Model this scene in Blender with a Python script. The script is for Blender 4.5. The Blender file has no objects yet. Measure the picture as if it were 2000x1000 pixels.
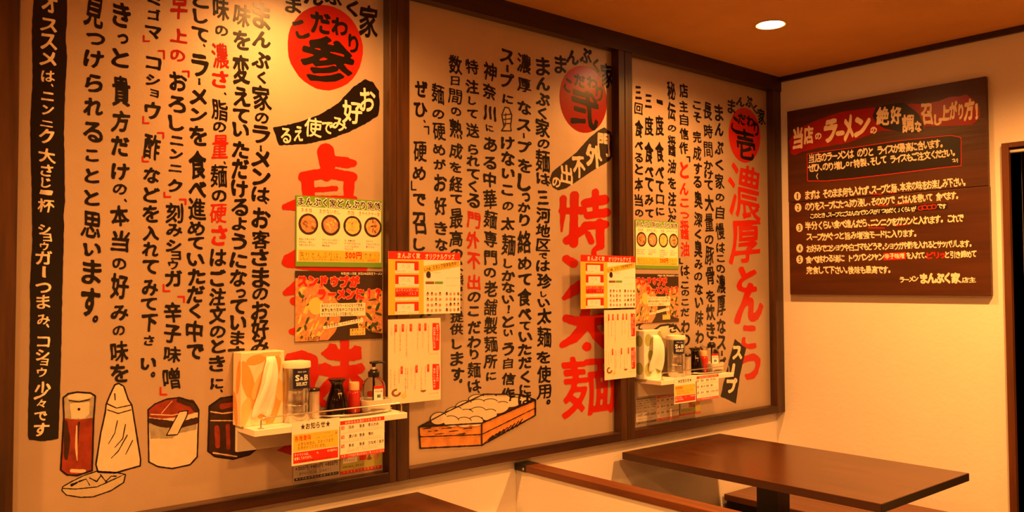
import bpy, bmesh, math, random
import numpy as np
from mathutils import Matrix, Vector

random.seed(7); np.random.seed(7)
SC = bpy.context.scene
COL = SC.collection
PI = math.pi
EYE = 1.40                      # height of the camera above the floor
XW = -2.41                      # plaster face of the left wall
XP = -2.40                      # painted face of the menu boards
XF = -2.36                      # front face of the board frames
YB = 3.79                       # plaster face of the back wall
ZC = EYE + 1.048                # ceiling

# ------------------------------------------------------------------ camera
F_PX = 1643.1
ro, pi_, ya = -.0037442, -.03422, .868877
def _R():
    cr, sr, cp, sp, cy, sy = math.cos(ro), math.sin(ro), math.cos(pi_), math.sin(pi_), math.cos(ya), math.sin(ya)
    Rz = np.array([[cr, -sr, 0], [sr, cr, 0], [0, 0, 1]])
    Rx = np.array([[1, 0, 0], [0, cp, -sp], [0, sp, cp]])
    Ry = np.array([[cy, 0, sy], [0, 1, 0], [-sy, 0, cy]])
    return Rz @ Rx @ Ry
RM = _R()
def w2b(w): return Vector((w[0], w[2], -w[1]))
cam = bpy.data.cameras.new('camera'); cam_o = bpy.data.objects.new('camera', cam); COL.objects.link(cam_o)
right, down, fwd = [w2b(RM[i]) for i in range(3)]
m4 = Matrix.Identity(4)
for i in range(3):
    m4[i][0] = right[i]; m4[i][1] = -down[i]; m4[i][2] = -fwd[i]
m4[2][3] = EYE
cam_o.matrix_world = m4
cam.sensor_width = 36; cam.lens = F_PX / 2000 * 36; cam.clip_start = .02
SC.camera = cam_o

# ------------------------------------------------------------------ light, exposure
SC.view_settings.view_transform = 'Standard'; SC.view_settings.look = 'None'
SC.view_settings.gamma = 1; SC.view_settings.use_curve_mapping = False
SC.view_settings.exposure = 1.43
SC.cycles.use_denoising = True
SC.cycles.max_bounces = 8; SC.cycles.diffuse_bounces = 5; SC.cycles.glossy_bounces = 4
SC.cycles.transmission_bounces = 8; SC.cycles.transparent_max_bounces = 12
SC.cycles.sample_clamp_indirect = 6
SC.cycles.caustics_reflective = False; SC.cycles.caustics_refractive = False
W = bpy.data.worlds.new('world'); SC.world = W; W.use_nodes = True
W.node_tree.nodes['Background'].inputs[0].default_value = (1, .40, .10, 1)
W.node_tree.nodes['Background'].inputs[1].default_value = .02
WARM = (1.0, .37, .075)
LAMP_XY = [(-1.893, 2.973), (-1.893, 1.25), (-1.893, -.47), (-.8, 2.973), (-.45, 1.25), (-.45, -.47), (.9, 2.973), (.9, 1.25), (.9, -.47), (-1.893, -2.0), (-.45, -2.0)]  # downlights come first; the remaining spots are unseen fill added to brighten the room
LAMP_W = [62, 54, 100, 120, 80, 80, 60, 60, 60, 80, 60]
for (lx, ly), p in zip(LAMP_XY, LAMP_W):
    l = bpy.data.lights.new('downlight_or_fill', 'SPOT'); l.energy = p; l.color = WARM
    l.spot_size = math.radians(156); l.spot_blend = .85; l.shadow_soft_size = .045
    o = bpy.data.objects.new('downlight_or_fill', l); o.location = (lx, ly, ZC - .012); COL.objects.link(o)

# ------------------------------------------------------------------ pixel helpers
def ray(px, py):
    w = RM.T @ np.array([(px - 1000) / F_PX, (py - 500) / F_PX, 1.0])
    return np.array([w[0], w[2], -w[1]])
def onX(px, py, x=XP):
    r = ray(px, py) * 1.0; r = r * (x / r[0]); return np.array([r[0], r[1], r[2] + EYE])
def onY(px, py, y=YB):
    r = ray(px, py); r = r * (y / r[1]); return np.array([r[0], r[1], r[2] + EYE])
def onZ(px, py, z):
    r = ray(px, py); r = r * ((z - EYE) / r[2]); return np.array([r[0], r[1], r[2] + EYE])

# ------------------------------------------------------------------ materials
MATS = {}
def mat(name, col, rough=.5, metal=0, spec=.5, noise=0, nscale=8, bump=0, bscale=60, trans=0, ior=1.45, emit=None, coat=0, alpha=1, stretch=None, col2=None):
    if name in MATS: return MATS[name]
    m = bpy.data.materials.new(name); m.use_nodes = True; nt = m.node_tree; b = nt.nodes['Principled BSDF']
    b.inputs['Base Color'].default_value = (*col, 1); b.inputs['Roughness'].default_value = rough
    b.inputs['Metallic'].default_value = metal; b.inputs['Specular IOR Level'].default_value = spec
    b.inputs['IOR'].default_value = ior
    if trans: b.inputs['Transmission Weight'].default_value = trans
    if coat: b.inputs['Coat Weight'].default_value = coat; b.inputs['Coat Roughness'].default_value = .12
    if alpha < 1: b.inputs['Alpha'].default_value = alpha
    if emit: b.inputs['Emission Color'].default_value = (*emit[:3], 1); b.inputs['Emission Strength'].default_value = emit[3]
    if noise or bump:
        tc = nt.nodes.new('ShaderNodeTexCoord'); mp = nt.nodes.new('ShaderNodeMapping')
        nt.links.new(tc.outputs['Object'], mp.inputs[0])
        if stretch: mp.inputs['Scale'].default_value = stretch
    if noise:
        n = nt.nodes.new('ShaderNodeTexNoise'); n.inputs['Scale'].default_value = nscale; n.inputs['Detail'].default_value = 6
        n.inputs['Roughness'].default_value = .6
        nt.links.new(mp.outputs[0], n.inputs[0])
        cr = nt.nodes.new('ShaderNodeValToRGB'); cr.color_ramp.elements[0].position = .3; cr.color_ramp.elements[1].position = .7
        c2 = col2 or tuple(c * (1 - noise) for c in col)
        cr.color_ramp.elements[0].color = (*c2, 1); cr.color_ramp.elements[1].color = (*col, 1)
        nt.links.new(n.outputs[0], cr.inputs[0]); nt.links.new(cr.outputs[0], b.inputs['Base Color'])
    if bump:
        n2 = nt.nodes.new('ShaderNodeTexNoise'); n2.inputs['Scale'].default_value = bscale; n2.inputs['Detail'].default_value = 4
        nt.links.new(mp.outputs[0], n2.inputs[0])
        bp = nt.nodes.new('ShaderNodeBump'); bp.inputs['Strength'].default_value = bump; bp.inputs['Distance'].default_value = .003
        nt.links.new(n2.outputs[0], bp.inputs['Height']); nt.links.new(bp.outputs[0], b.inputs['Normal'])
    MATS[name] = m; return m
def wood(name, axis, c1, c2, rough=.4, sc=1.0):
    st = {'X': (1.2, 16, 16), 'Y': (16, 1.2, 16), 'Z': (16, 16, 1.2)}[axis]
    return mat(name, c1, rough=rough, noise=1, nscale=2.2 * sc, stretch=st, col2=c2, bump=.25, bscale=3)
PLASTER = mat('cream_plaster', (.82, .78, .74), rough=.85, noise=.05, nscale=3, bump=.35, bscale=45)
CEIL = mat('ceiling_paper', (.82, .46, .14), rough=.9, noise=.24, nscale=1.6, bump=.35, bscale=30)
FLOOR = mat('floor_tile', (.10, .07, .05), rough=.5, noise=.3, nscale=5)
DK1, DK2 = (.060, .018, .005), (.016, .006, .003)
WY = wood('stained_wood_along_y', 'Y', DK1, DK2); WZ = wood('stained_wood_along_z', 'Z', (.080, .029, .007), (.020, .008, .002)); WX = wood('stained_wood_along_x', 'X', DK1, DK2)
BEAM = wood('dark_beam_wood', 'Y', (.045, .014, .004), (.018, .006, .003))
TABLEW = mat('table_laminate', (.085, .026, .006), rough=.24, noise=.5, nscale=2, stretch=(1, 14, 14), spec=.5)
CAPW = wood('partition_cap_wood', 'X', (.17, .052, .012), (.09, .027, .007), rough=.35)
SIGNW = wood('sign_plank_wood', 'X', (.085, .024, .005), (.042, .012, .003), rough=.38, sc=.6)
BOARD = mat('silver_beige_board', (.57, .46, .36), rough=.47, metal=.5, noise=.06, nscale=14, spec=.5, bump=.08, bscale=160)
def paint(name, c, rough=.30, noise=0, nscale=20, **k): return mat(name, c, rough=rough, noise=noise, nscale=nscale, spec=.45, **k)
BLK = paint('black_paint', (.008, .006, .006), .24); RED = paint('red_paint', (.50, .018, .005), .22); WHT = paint('cream_paint', (.80, .72, .58), .4)
SGW = paint('sign_cream_paint', (.86, .76, .58), .45); SGR = paint('sign_red_paint', (.35, .012, .008), .28, .2); SGR2 = paint('sign_bright_red_paint', (.6, .02, .008), .35)
SGB = paint('sign_black_paint', (.014, .009, .007), .35)

# ------------------------------------------------------------------ object plumbing
def setp(o, label=None, cat=None, group=None, kind=None):
    if label: o['label'] = label
    if cat: o['category'] = cat
    if group: o['group'] = group
    if kind: o['kind'] = kind
    return o
def empty(name, loc, label, cat, group=None):
    o = bpy.data.objects.new(name, None); o.empty_display_size = .05; o.location = loc; COL.objects.link(o)
    return setp(o, label, cat, group)
def origin_of(p):
    v = Vector((0, 0, 0))
    while p is not None:
        v += p.location; p = p.parent
    return v
def link(name, verts, faces, m, parent=None, smooth=False, base=None, label=None, midx=None, auto=None):
    me = bpy.data.meshes.new(name)
    V = np.asarray(verts, dtype=np.float64).reshape(-1, 3)
    if parent is not None: off = np.array(origin_of(parent))
    elif base is not None: off = np.array(base)
    else:
        lo, hi = V.min(0), V.max(0); off = np.array([(lo[0] + hi[0]) / 2, (lo[1] + hi[1]) / 2, lo[2]])
    me.from_pydata((V - off).tolist(), [], faces)
    ms = m if isinstance(m, (list, tuple)) else [m]
    for q in ms: me.materials.append(q)
    if midx is not None: me.polygons.foreach_set('material_index', midx)
    if smooth: me.polygons.foreach_set('use_smooth', [True] * len(me.polygons))
    me.update()
    o = bpy.data.objects.new(name, me); COL.objects.link(o)
    if parent is not None: o.parent = parent
    else: o.location = off
    if auto: me.set_sharp_from_angle(angle=auto)
    if label: o['label'] = label
    return o
def struct(name, verts, faces, m):
    o = link(name, verts, faces, m); o['kind'] = 'structure'; return o

class MB:
    def __init__(s): s.v = []; s.f = []
    def add(s, v, f):
        n = len(s.v); s.v += [tuple(p) for p in v]; s.f += [tuple(i + n for i in q) for q in f]
    def box(s, x0, x1, y0, y1, z0, z1, bev=0):
        if bev <= 0:
            v = [(x0, y0, z0), (x1, y0, z0), (x1, y1, z0), (x0, y1, z0), (x0, y0, z1), (x1, y0, z1), (x1, y1, z1), (x0, y1, z1)]
            s.add(v, [(0, 3, 2, 1), (4, 5, 6, 7), (0, 1, 5, 4), (1, 2, 6, 5), (2, 3, 7, 6), (3, 0, 4, 7)])
        else:
            bm = bmesh.new(); bmesh.ops.create_cube(bm, size=1)
            for q in bm.verts: q.co = Vector(((x0 + x1) / 2 + q.co.x * (x1 - x0), (y0 + y1) / 2 + q.co.y * (y1 - y0), (z0 + z1) / 2 + q.co.z * (z1 - z0)))
            bmesh.ops.bevel(bm, geom=bm.edges[:], offset=bev, segments=2, affect='EDGES', profile=.5)
            bm.verts.index_update(); s.add([tuple(q.co) for q in bm.verts], [tuple(q.index for q in f.verts) for f in bm.faces]); bm.free()
    def lathe(s, prof, c=(0, 0, 0), n=32, sx=1, sy=1, power=None):
        vs = []; fs = []
        for r, z in prof:
            for k in range(n):
                a = 2 * PI * k / n; ca, sa = math.cos(a), math.sin(a)
                if power:
                    q = (abs(ca) ** power + abs(sa) ** power) ** (-1 / power); ca *= q; sa *= q
                vs.append((c[0] + r * ca * sx, c[1] + r * sa * sy, c[2] + z))
        for i in range(len(prof) - 1):
            for k in range(n):
                k2 = (k + 1) % n; fs.append((i * n + k, i * n + k2, (i + 1) * n + k2, (i + 1) * n + k))
        if prof[0][0] > 1e-6: fs.append(tuple(range(n))[::-1])
        if prof[-1][0] > 1e-6: fs.append(tuple((len(prof) - 1) * n + k for k in range(n)))
        s.add(vs, fs)
    def tube(s, pts, r, n=8):
        P = [Vector(p) for p in pts]; vs = []; fs = []
        up = Vector((0, 0, 1))
        for i, p in enumerate(P):
            d = (P[min(i + 1, len(P) - 1)] - P[max(i - 1, 0)]).normalized()
            a = d.cross(up);
            if a.length < .1: a = d.cross(Vector((1, 0, 0)))
            a.normalize(); b = d.cross(a)
            rr = r[i] if isinstance(r, (list, tuple)) else r
            for k in range(n):
                t = 2 * PI * k / n; q = p + a * math.cos(t) * rr + b * math.sin(t) * rr; vs.append(tuple(q))
        for i in range(len(P) - 1):
            for k in range(n):
                k2 = (k + 1) % n; fs.append((i * n + k, i * n + k2, (i + 1) * n + k2, (i + 1) * n + k))
        fs.append(tuple(range(n))[::-1]); fs.append(tuple((len(P) - 1) * n + k for k in range(n)))
        s.add(vs, fs)
    def build(s, name, m, parent=None, smooth=False, **k):
        o = link(name, s.v, s.f, m, parent, smooth, **k)
        if smooth: o.data.set_sharp_from_angle(angle=math.radians(38))
        return o
def bx(name, b, m, parent=None, bev=0, **k):
    q = MB(); q.box(*b, bev=bev); return q.build(name, m, parent, **k)

# ------------------------------------------------------------------ flat paint: scalar fields turned into outlines
def field_mesh(F, x0, y0, dx, dy):
    """polygons covering F>0 (marching squares); F[j,i] at (x0+i*dx, y0+j*dy)"""
    ins = F > 0
    code = ins[:-1, :-1].astype(int) + ins[:-1, 1:] + ins[1:, 1:] + ins[1:, :-1]
    V = []; FA = []
    ny, nx = code.shape
    full = code == 4
    for j in range(ny):
        row = full[j]
        if row.any():
            d = np.diff(np.concatenate(([0], row.astype(int), [0])))
            for a, b in zip(np.where(d == 1)[0], np.where(d == -1)[0]):
                n = len(V)
                V += [(x0 + a * dx, y0 + j * dy), (x0 + b * dx, y0 + j * dy), (x0 + b * dx, y0 + (j + 1) * dy), (x0 + a * dx, y0 + (j + 1) * dy)]
                FA.append((n, n + 1, n + 2, n + 3))
    js, is_ = np.where((code > 0) & (code < 4))
    C = ((0, 0), (1, 0), (1, 1), (0, 1))
    for j, i in zip(js.tolist(), is_.tolist()):
        vals = [F[j + c[1], i + c[0]] for c in C]; n = len(V); cnt = 0
        for k in range(4):
            a, b = vals[k], vals[(k + 1) % 4]; ca, cb = C[k], C[(k + 1) % 4]
            if a > 0: V.append((x0 + (i + ca[0]) * dx, y0 + (j + ca[1]) * dy)); cnt += 1
            if (a > 0) != (b > 0):
                t = a / (a - b); V.append((x0 + (i + ca[0] + (cb[0] - ca[0]) * t) * dx, y0 + (j + ca[1] + (cb[1] - ca[1]) * t) * dy)); cnt += 1
        if cnt >= 3: FA.append(tuple(range(n, n + cnt)))
    return np.array(V).reshape(-1, 2), FA

def lowfreq(X, Y, s, seed):
    r = np.random.RandomState(seed); out = 0 * X
    for k in range(5):
        a = r.uniform(0, 2 * PI); q = r.uniform(.6, 1.6) / s; out = out + np.sin((X * math.cos(a) + Y * math.sin(a)) * q * 2 * PI + r.uniform(0, 6.3))
    return out / 5

_font = {}
def raw_tris(ch):
    if ch in _font: return _font[ch]
    c = bpy.data.curves.new('glyph', 'FONT'); c.body = ch; c.resolution_u = 3
    o = bpy.data.objects.new('glyph', c); COL.objects.link(o)
    dg = bpy.context.evaluated_depsgraph_get(); ev = o.evaluated_get(dg); me = ev.to_mesh()
    me.calc_loop_triangles()
    v = np.array([q.co[:2] for q in me.vertices]).reshape(-1, 2); t = np.array([tuple(l.vertices) for l in me.loop_triangles], dtype=int).reshape(-1, 3)
    ev.to_mesh_clear(); bpy.data.objects.remove(o); bpy.data.curves.remove(c)
    _font[ch] = (v, t); return v, t
_gl = {}
def glyph(ch, bold=.03, res=56, var=0):
    """brush-like glyph: verts normalised to its ink box (-.5..+.5), faces, aspect w/h, ink height in em"""
    key = (ch, round(bold, 4), res, var)
    if key in _gl: return _gl[key]
    v, t = raw_tris(ch)
    if len(v) == 0: _gl[key] = None; return None
    st = 1.0 / res; pad = bold + 2 * st
    lo = v.min(0) - pad; hi = v.max(0) + pad
    nx = int((hi[0] - lo[0]) / st) + 2; ny = int((hi[1] - lo[1]) / st) + 2
    SS = 2  # supersample the coverage
    ins = np.zeros((ny * SS, nx * SS), bool)
    gx = lo[0] + (np.arange(nx * SS) + .5) * st / SS; gy = lo[1] + (np.arange(ny * SS) + .5) * st / SS
    for a, b, c in v[t]:
        mn = np.minimum(np.minimum(a, b), c); mx = np.maximum(np.maximum(a, b), c)
        i0, i1 = np.searchsorted(gx, mn[0]), np.searchsorted(gx, mx[0]); j0, j1 = np.searchsorted(gy, mn[1]), np.searchsorted(gy, mx[1])
        if i1 <= i0 or j1 <= j0: continue
        X, Y = np.meshgrid(gx[i0:i1], gy[j0:j1])
        d = (b[0] - a[0]) * (c[1] - a[1]) - (b[1] - a[1]) * (c[0] - a[0])
        if abs(d) < 1e-12: continue
        w1 = ((b[0] - X) * (c[1] - Y) - (b[1] - Y) * (c[0] - X)) / d; w2 = ((c[0] - X) * (a[1] - Y) - (c[1] - Y) * (a[0] - X)) / d
        ins[j0:j1, i0:i1] |= (w1 >= 0) & (w2 >= 0) & (w1 + w2 <= 1)
    R = int(math.ceil((bold * 1.6 + st) / (st / SS))) + 1
    D = np.where(ins, 0.0, 99.0); h, w = D.shape
    P = np.pad(D, R, constant_values=99)
    for dj in range(-R, R + 1):
        for di in range(-R, R + 1):
            dist = math.hypot(di, dj) * st / SS
            if 0 < dist <= R * st / SS: np.minimum(D, P[R + dj:R + dj + h, R + di:R + di + w] + dist, out=D)
    X, Y = np.meshgrid(gx, gy)
    cov = ins.mean()
    rr = bold * max(.10, 1.5 - 3.5 * cov) * (1 + .65 * lowfreq(X, Y, .55, 11 + var))
    G = np.clip((rr - D) / st, -2.2, 2.2)
    for _ in range((5 if cov < .2 else 2) if bold >= .03 and res > 30 else 1):
        Gp = np.pad(G, 1, mode='edge')
        G = (Gp[1:-1, 1:-1] * 4 + (Gp[:-2, 1:-1] + Gp[2:, 1:-1] + Gp[1:-1, :-2] + Gp[1:-1, 2:]) * 2 + Gp[:-2, :-2] + Gp[2:, 2:] + Gp[:-2, 2:] + Gp[2:, :-2]) / 16
    G = G.reshape(ny, SS, nx, SS).mean((1, 3))
    G[0] = G[-1] = -1; G[:, 0] = G[:, -1] = -1
    gv, gf = field_mesh(G, 0, 0, st, st)
    if len(gv) == 0: _gl[key] = None; return None
    a, b = gv.min(0), gv.max(0); size = np.maximum(b - a, 1e-4)
    gv = (gv - (a + b) / 2) / size
    _gl[key] = (gv, gf, size[0] / size[1], size[1], size[0]); return _gl[key]

class Flat:
    """a flat surface: P = O + U*u + V*v + N*h"""
    def __init__(s, O, U, V, N): s.O, s.U, s.V, s.N = [np.array(q, float) for q in (O, U, V, N)]
    def pt(s, u, v, h): u = np.asarray(u, float)[..., None]; v = np.asarray(v, float)[..., None]; return s.O + s.U * u + s.V * v + s.N * h
class WallX(Flat):                       # faces +X; u = y, v = z
    def __init__(s, x): super().__init__((x, 0, 0), (0, 1, 0), (0, 0, 1), (1, 0, 0)); s.x = x
    def uv(s, px, py): p = onX(px, py, s.x); return p[1], p[2]
class WallY(Flat):                       # faces -Y; u = x, v = z
    def __init__(s, y): super().__init__((0, y, 0), (1, 0, 0), (0, 0, 1), (0, -1, 0)); s.y = y
    def uv(s, px, py): p = onY(px, py, s.y); return p[0], p[2]
class Cyl:                               # around a vertical axis; u = arc length from angle a0
    def __init__(s, c, r, a0): s.c, s.r, s.a0 = c, r, a0
    def pt(s, u, v, h):
        a = s.a0 + np.asarray(u) / s.r; r = s.r + h
        return np.stack([s.c[0] + r * np.cos(a), s.c[1] + r * np.sin(a), np.asarray(v) + 0 * a], -1)

class Ink:
    """collects flat shapes of one colour on one surface"""
    def __init__(s, surf, h): s.S = surf; s.h = h; s.v = []; s.f = []; s.n = 0; s.k = 0
    def put(s, uv, faces, flip=False):
        if len(uv) == 0: return
        P = s.S.pt(uv[:, 0], uv[:, 1], s.h + (s.k % 6) * 1.2e-5); s.v.append(P); s.k += 1
        n = s.n; s.f += [tuple(i + n for i in f) for f in faces]; s.n += len(uv)
    def char(s, ch, u, v, w, h, bold=.03, res=44, rot=0, jit=0, var=0):
        g = glyph(ch, bold, res, var)
        if g is None: return
        p = g[0].copy()
        if rot == 90: p = np.stack([p[:, 1], -p[:, 0]], 1)
        if jit:
            a = random.uniform(-1, 1) * jit * .075
            p = p + np.stack([.035 * jit * np.sin(p[:, 1] * 4.5 + random.uniform(0, 6.3)), p[:, 0] * random.uniform(-.09, .09) * jit], 1)
            q = p * np.array([w, h]); q = np.stack([q[:, 0] * math.cos(a) - q[:, 1] * math.sin(a), q[:, 0] * math.sin(a) + q[:, 1] * math.cos(a)], 1)
        else:
            q = p * np.array([w, h])
            if rot not in (0, 90): a = rot; q = np.stack([q[:, 0] * math.cos(a) - q[:, 1] * math.sin(a), q[:, 0] * math.sin(a) + q[:, 1] * math.cos(a)], 1)
        s.put(q + np.array([u, v]), g[1])
    def poly(s, pts): s.put(np.array(pts, float), [tuple(range(len(pts)))])
    def rect(s, u0, v0, u1, v1): s.poly([(u0, v0), (u1, v0), (u1, v1), (u0, v1)])
    def disc(s, u, v, ru, rv=None, n=20, wob=0):
        rv = rv or ru
        s.poly([(u + ru * (1 + wob * random.uniform(-1, 1)) * math.cos(2 * PI * k / n), v + rv * (1 + wob * random.uniform(-1, 1)) * math.sin(2 * PI * k / n)) for k in range(n)])
    def text(s, t, u0, u1, v, h, bold=.02, res=24, slope=0, squeeze=True):
        """horizontal line between u0 and u1, em height h, centred on v"""
        n = len(t)
        if n == 0: return
        ws = [(.55 if ord(c) < 128 else 1.0) for c in t]; tot = sum(ws); x = u0; em = (u1 - u0) / tot
        for c, wc in zip(t, ws):
            cu = x + wc * em / 2; x += wc * em
            g = glyph(c, bold, res)
            if g is None: continue
            hh = g[3] * h; ww = g[4] * min(em, h * 1.3) * (1 if ord(c) >= 128 else 1.0)
            vy = 0
            if c in '、。,.': vy = -.32 * h; cu -= .25 * em
            s.char(c, cu, v + vy + slope * (cu - u0), ww * .94, hh, bold, res, rot=math.atan(slope) if slope else 0)
    def vtext(s, t, u, v0, v1, w, bold=.02, res=22):
        em = (v0 - v1) / len(t)
        for k, c in enumerate(t):
            g = glyph(c, bold, res)
            if g is None: continue
            s.char(c, u, v0 - em * (k + .5), g[4] * w, g[3] * em, bold, res, rot=90 if c in 'ー〜' else 0)
    def build(s, name, m, parent, label=None):
        if not s.v: return None
        o = link(name, np.concatenate(s.v), s.f, m, parent, label=label)
        if s.k > 1: o['kind'] = 'stuff'
        return o

# --- shapes traced in photograph pixels and laid on a wall surface
def px_char(ink, ch, x0, y0, x1, y1, bold=.045, res=60, jit=1, rot=0, var=0):
    S = ink.S; cx, cy = (x0 + x1) / 2, (y0 + y1) / 2
    u, v = S.uv(cx, cy); ua, _ = S.uv(x0, cy); ub, _ = S.uv(x1, cy); _, va = S.uv(cx, y0); _, vb = S.uv(cx, y1)
    ink.char(ch, u, v, ub - ua, va - vb, bold, res, rot, jit, var)
def px_col(inks, x0, y0, x1, y1, w, spec, bold=.045, jit=1.0, res=56):
    """vertical column: 'ま112,148 *濃83,133' ; * = second ink"""
    for tok in spec.split():
        k = 0
        if tok[0] == '*': k = 1; tok = tok[1:]
        ch = tok[0]; a, b = [float(q) for q in tok[1:].split(',')]
        yc = (a + b) / 2; x = x0 + (x1 - x0) * (yc - y0) / max(1, (y1 - y0)) + random.uniform(-1, 1) * w * .04
        rot = 90 if ch == 'ー' else 0
        g = glyph(ch, bold, res)
        if g is None: continue
        asp = g[2]; hh = b - a
        if rot: ww = min(w * .45, max(3, hh * .35))
        elif ch in '、。': ww = hh * .8; x += w * .30
        elif ch in '「」『』':
            ww = w * .36; rot = 0; x += (w * .5 if ch in '「『' else -w * .45)
            lx, ly = S_corner(inks[k], x, yc, ww, hh, ch in '「『'); continue
        elif ch == 'l': continue
        else: ww = min(w * 1.06, hh * asp * 1.18)
        if ch in '一二三ニ' : ww = w * .8
        if ch in 'っョュ': x += w * .12; ww = min(ww, w * .62)
        px_char(inks[k], ch, x - ww / 2, a, x + ww / 2, b, bold, res, jit, rot)
def S_corner(ink, x, y, w, h, opening):
    if opening: pts = [(x - w / 2, y - h / 2 + 1.5), (x + w / 2, y - h / 2 + 1.5), (x + w / 2, y + h / 2)]
    else: pts = [(x - w / 2, y - h / 2), (x - w / 2, y + h / 2 - 1.5), (x + w / 2, y + h / 2 - 1.5)]
    r = max(1.3, w * .16)
    px_paint(ink, strokes=[[(*p, r) for p in pts]], step=1.2); return 0, 0
def px_paint(ink, strokes=(), polys=(), step=1.5, rough=0, seed=3, holes=()):
    """strokes: [(x,y,r),...] capsules; polys: closed outlines, all in photograph pixels"""
    pts = [(p[0], p[1], p[2]) for s in strokes for p in s] + [(p[0], p[1], 0) for q in polys for p in q]
    a = np.array(pts); mr = a[:, 2].max() + 3 * step + rough * 2
    x0, y0 = a[:, 0].min() - mr, a[:, 1].min() - mr; x1, y1 = a[:, 0].max() + mr, a[:, 1].max() + mr
    nx, ny = int((x1 - x0) / step) + 2, int((y1 - y0) / step) + 2
    X, Y = np.meshgrid(x0 + np.arange(nx) * step, y0 + np.arange(ny) * step); F = np.full(X.shape, -99.)
    def seg(p, q):
        d = np.array([q[0] - p[0], q[1] - p[1]], float); L = d @ d
        t = np.clip(((X - p[0]) * d[0] + (Y - p[1]) * d[1]) / max(L, 1e-9), 0, 1)
        return np.hypot(X - p[0] - t * d[0], Y - p[1] - t * d[1]), t
    for s in strokes:
        if len(s) == 1: s = [s[0], s[0]]
        for p, q in zip(s[:-1], s[1:]):
            D, t = seg(p, q); F = np.maximum(F, p[2] + (q[2] - p[2]) * t - D)
    def pf(poly):
        D = np.full(X.shape, 1e9); inside = np.zeros(X.shape, bool); n = len(poly)
        for k in range(n):
            p, q = poly[k], poly[(k + 1) % n]; D = np.minimum(D, seg(p, q)[0])
            if p[1] != q[1]:
                c = ((p[1] > Y) != (q[1] > Y)) & (X < (q[0] - p[0]) * (Y - p[1]) / (q[1] - p[1]) + p[0]); inside ^= c
        return np.where(inside, D, -D)
    for poly in polys: F = np.maximum(F, pf(poly))
    if rough: F = F + rough * lowfreq(X, Y, 14, seed) + rough * .5 * lowfreq(X, Y, 5, seed + 1)
    for poly in holes: F = np.minimum(F, -pf(poly))
    gv, gf = field_mesh(F, x0, y0, step, step)
    if len(gv) == 0: return
    uv = np.array([ink.S.uv(x, y) for x, y in gv]); ink.put(uv, gf)
def ell(cx, cy, rx, ry, tilt=0, n=36, wob=0, seed=1):
    r = random.Random(seed); t = math.radians(tilt); o = []
    for k in range(n):
        a = 2 * PI * k / n; w = 1 + wob * r.uniform(-1, 1); x, y = rx * w * math.cos(a), ry * w * math.sin(a)
        o.append((cx + x * math.cos(t) - y * math.sin(t), cy + x * math.sin(t) + y * math.cos(t)))
    return o
def tr(pts, ox, oy, s): return [(ox + p[0] * s, oy + p[1] * s) + tuple(q * s for q in p[2:]) for p in pts]

#@@ROOM
# ================================================================== THE ROOM
XR, YN = 2.6, -2.9
def slab(name, *b, m=PLASTER):
    q = MB(); q.box(*b); return struct(name, q.v, q.f, m)
slab('floor', XW - .2, XR + .2, YN - .2, YB + 1.8, -.12, 0, m=FLOOR)
slab('ceiling', XW - .2, XR + .2, YN - .2, YB + 1.8, ZC, ZC + .12, m=CEIL)
slab('wall_left', XW - .15, XW, YN - .15, YB + .12, 0, ZC)
slab('wall_right', XR, XR + .15, YN - .15, YB + 1.8, 0, ZC)
slab('wall_front', XW, XR, YN - .15, YN, 0, ZC)
dl, dtop = onY(1976, 400)[0], onY(1977, 289)[2]
DX0, DX1, DZ = dl, dl + .86, dtop
q = MB(); q.box(XW, DX0, YB, YB + .12, 0, ZC); q.box(DX0, DX1, YB, YB + .12, DZ, ZC); q.box(DX1, XR, YB, YB + .12, 0, ZC)
struct('wall_back', q.v, q.f, PLASTER)
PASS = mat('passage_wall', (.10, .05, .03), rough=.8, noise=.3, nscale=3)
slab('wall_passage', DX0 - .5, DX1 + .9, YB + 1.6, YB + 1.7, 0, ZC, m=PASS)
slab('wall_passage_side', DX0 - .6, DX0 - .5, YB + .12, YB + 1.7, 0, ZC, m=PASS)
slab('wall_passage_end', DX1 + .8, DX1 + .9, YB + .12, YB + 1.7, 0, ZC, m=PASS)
# door casing, three boards and the white rod under the head
door = bpy.data.objects.new('door_1', None); door.location = (DX0, YB, 0); COL.objects.link(door); door['kind'] = 'structure'
cx0 = onY(1962, 400)[0]; ch = onY(1962, 281)[2]
CASE = wood('door_casing_wood', 'Z', (.13, .04, .01), (.06, .018, .005))
bx('side_casing', (cx0, DX0, YB - .022, YB + .12, 0, ch), CASE, door, bev=.002)
bx('side_casing', (DX1, DX1 + .03, YB - .022, YB + .12, 0, ch), CASE, door, bev=.002)
bx('head_casing', (DX0, DX1, YB - .022, YB + .12, DZ, ch), CASE, door, bev=.002)
q = MB(); q.tube([(DX0, YB + .004, DZ - .012), (DX1, YB + .004, DZ - .012)], .0085, 12); q.build('curtain_rod', mat('white_enamel', (.8, .78, .72), .4), door, smooth=True, label='white rod under the door head')
# trims at the ceiling
slab('trim_1', XW, XF + .004, YN, YB, EYE + .975, ZC, m=BEAM)
slab('trim_2', XF + .004, DX1 + .8, YB - .018, YB, EYE + 1.023, ZC, m=BEAM)

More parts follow.
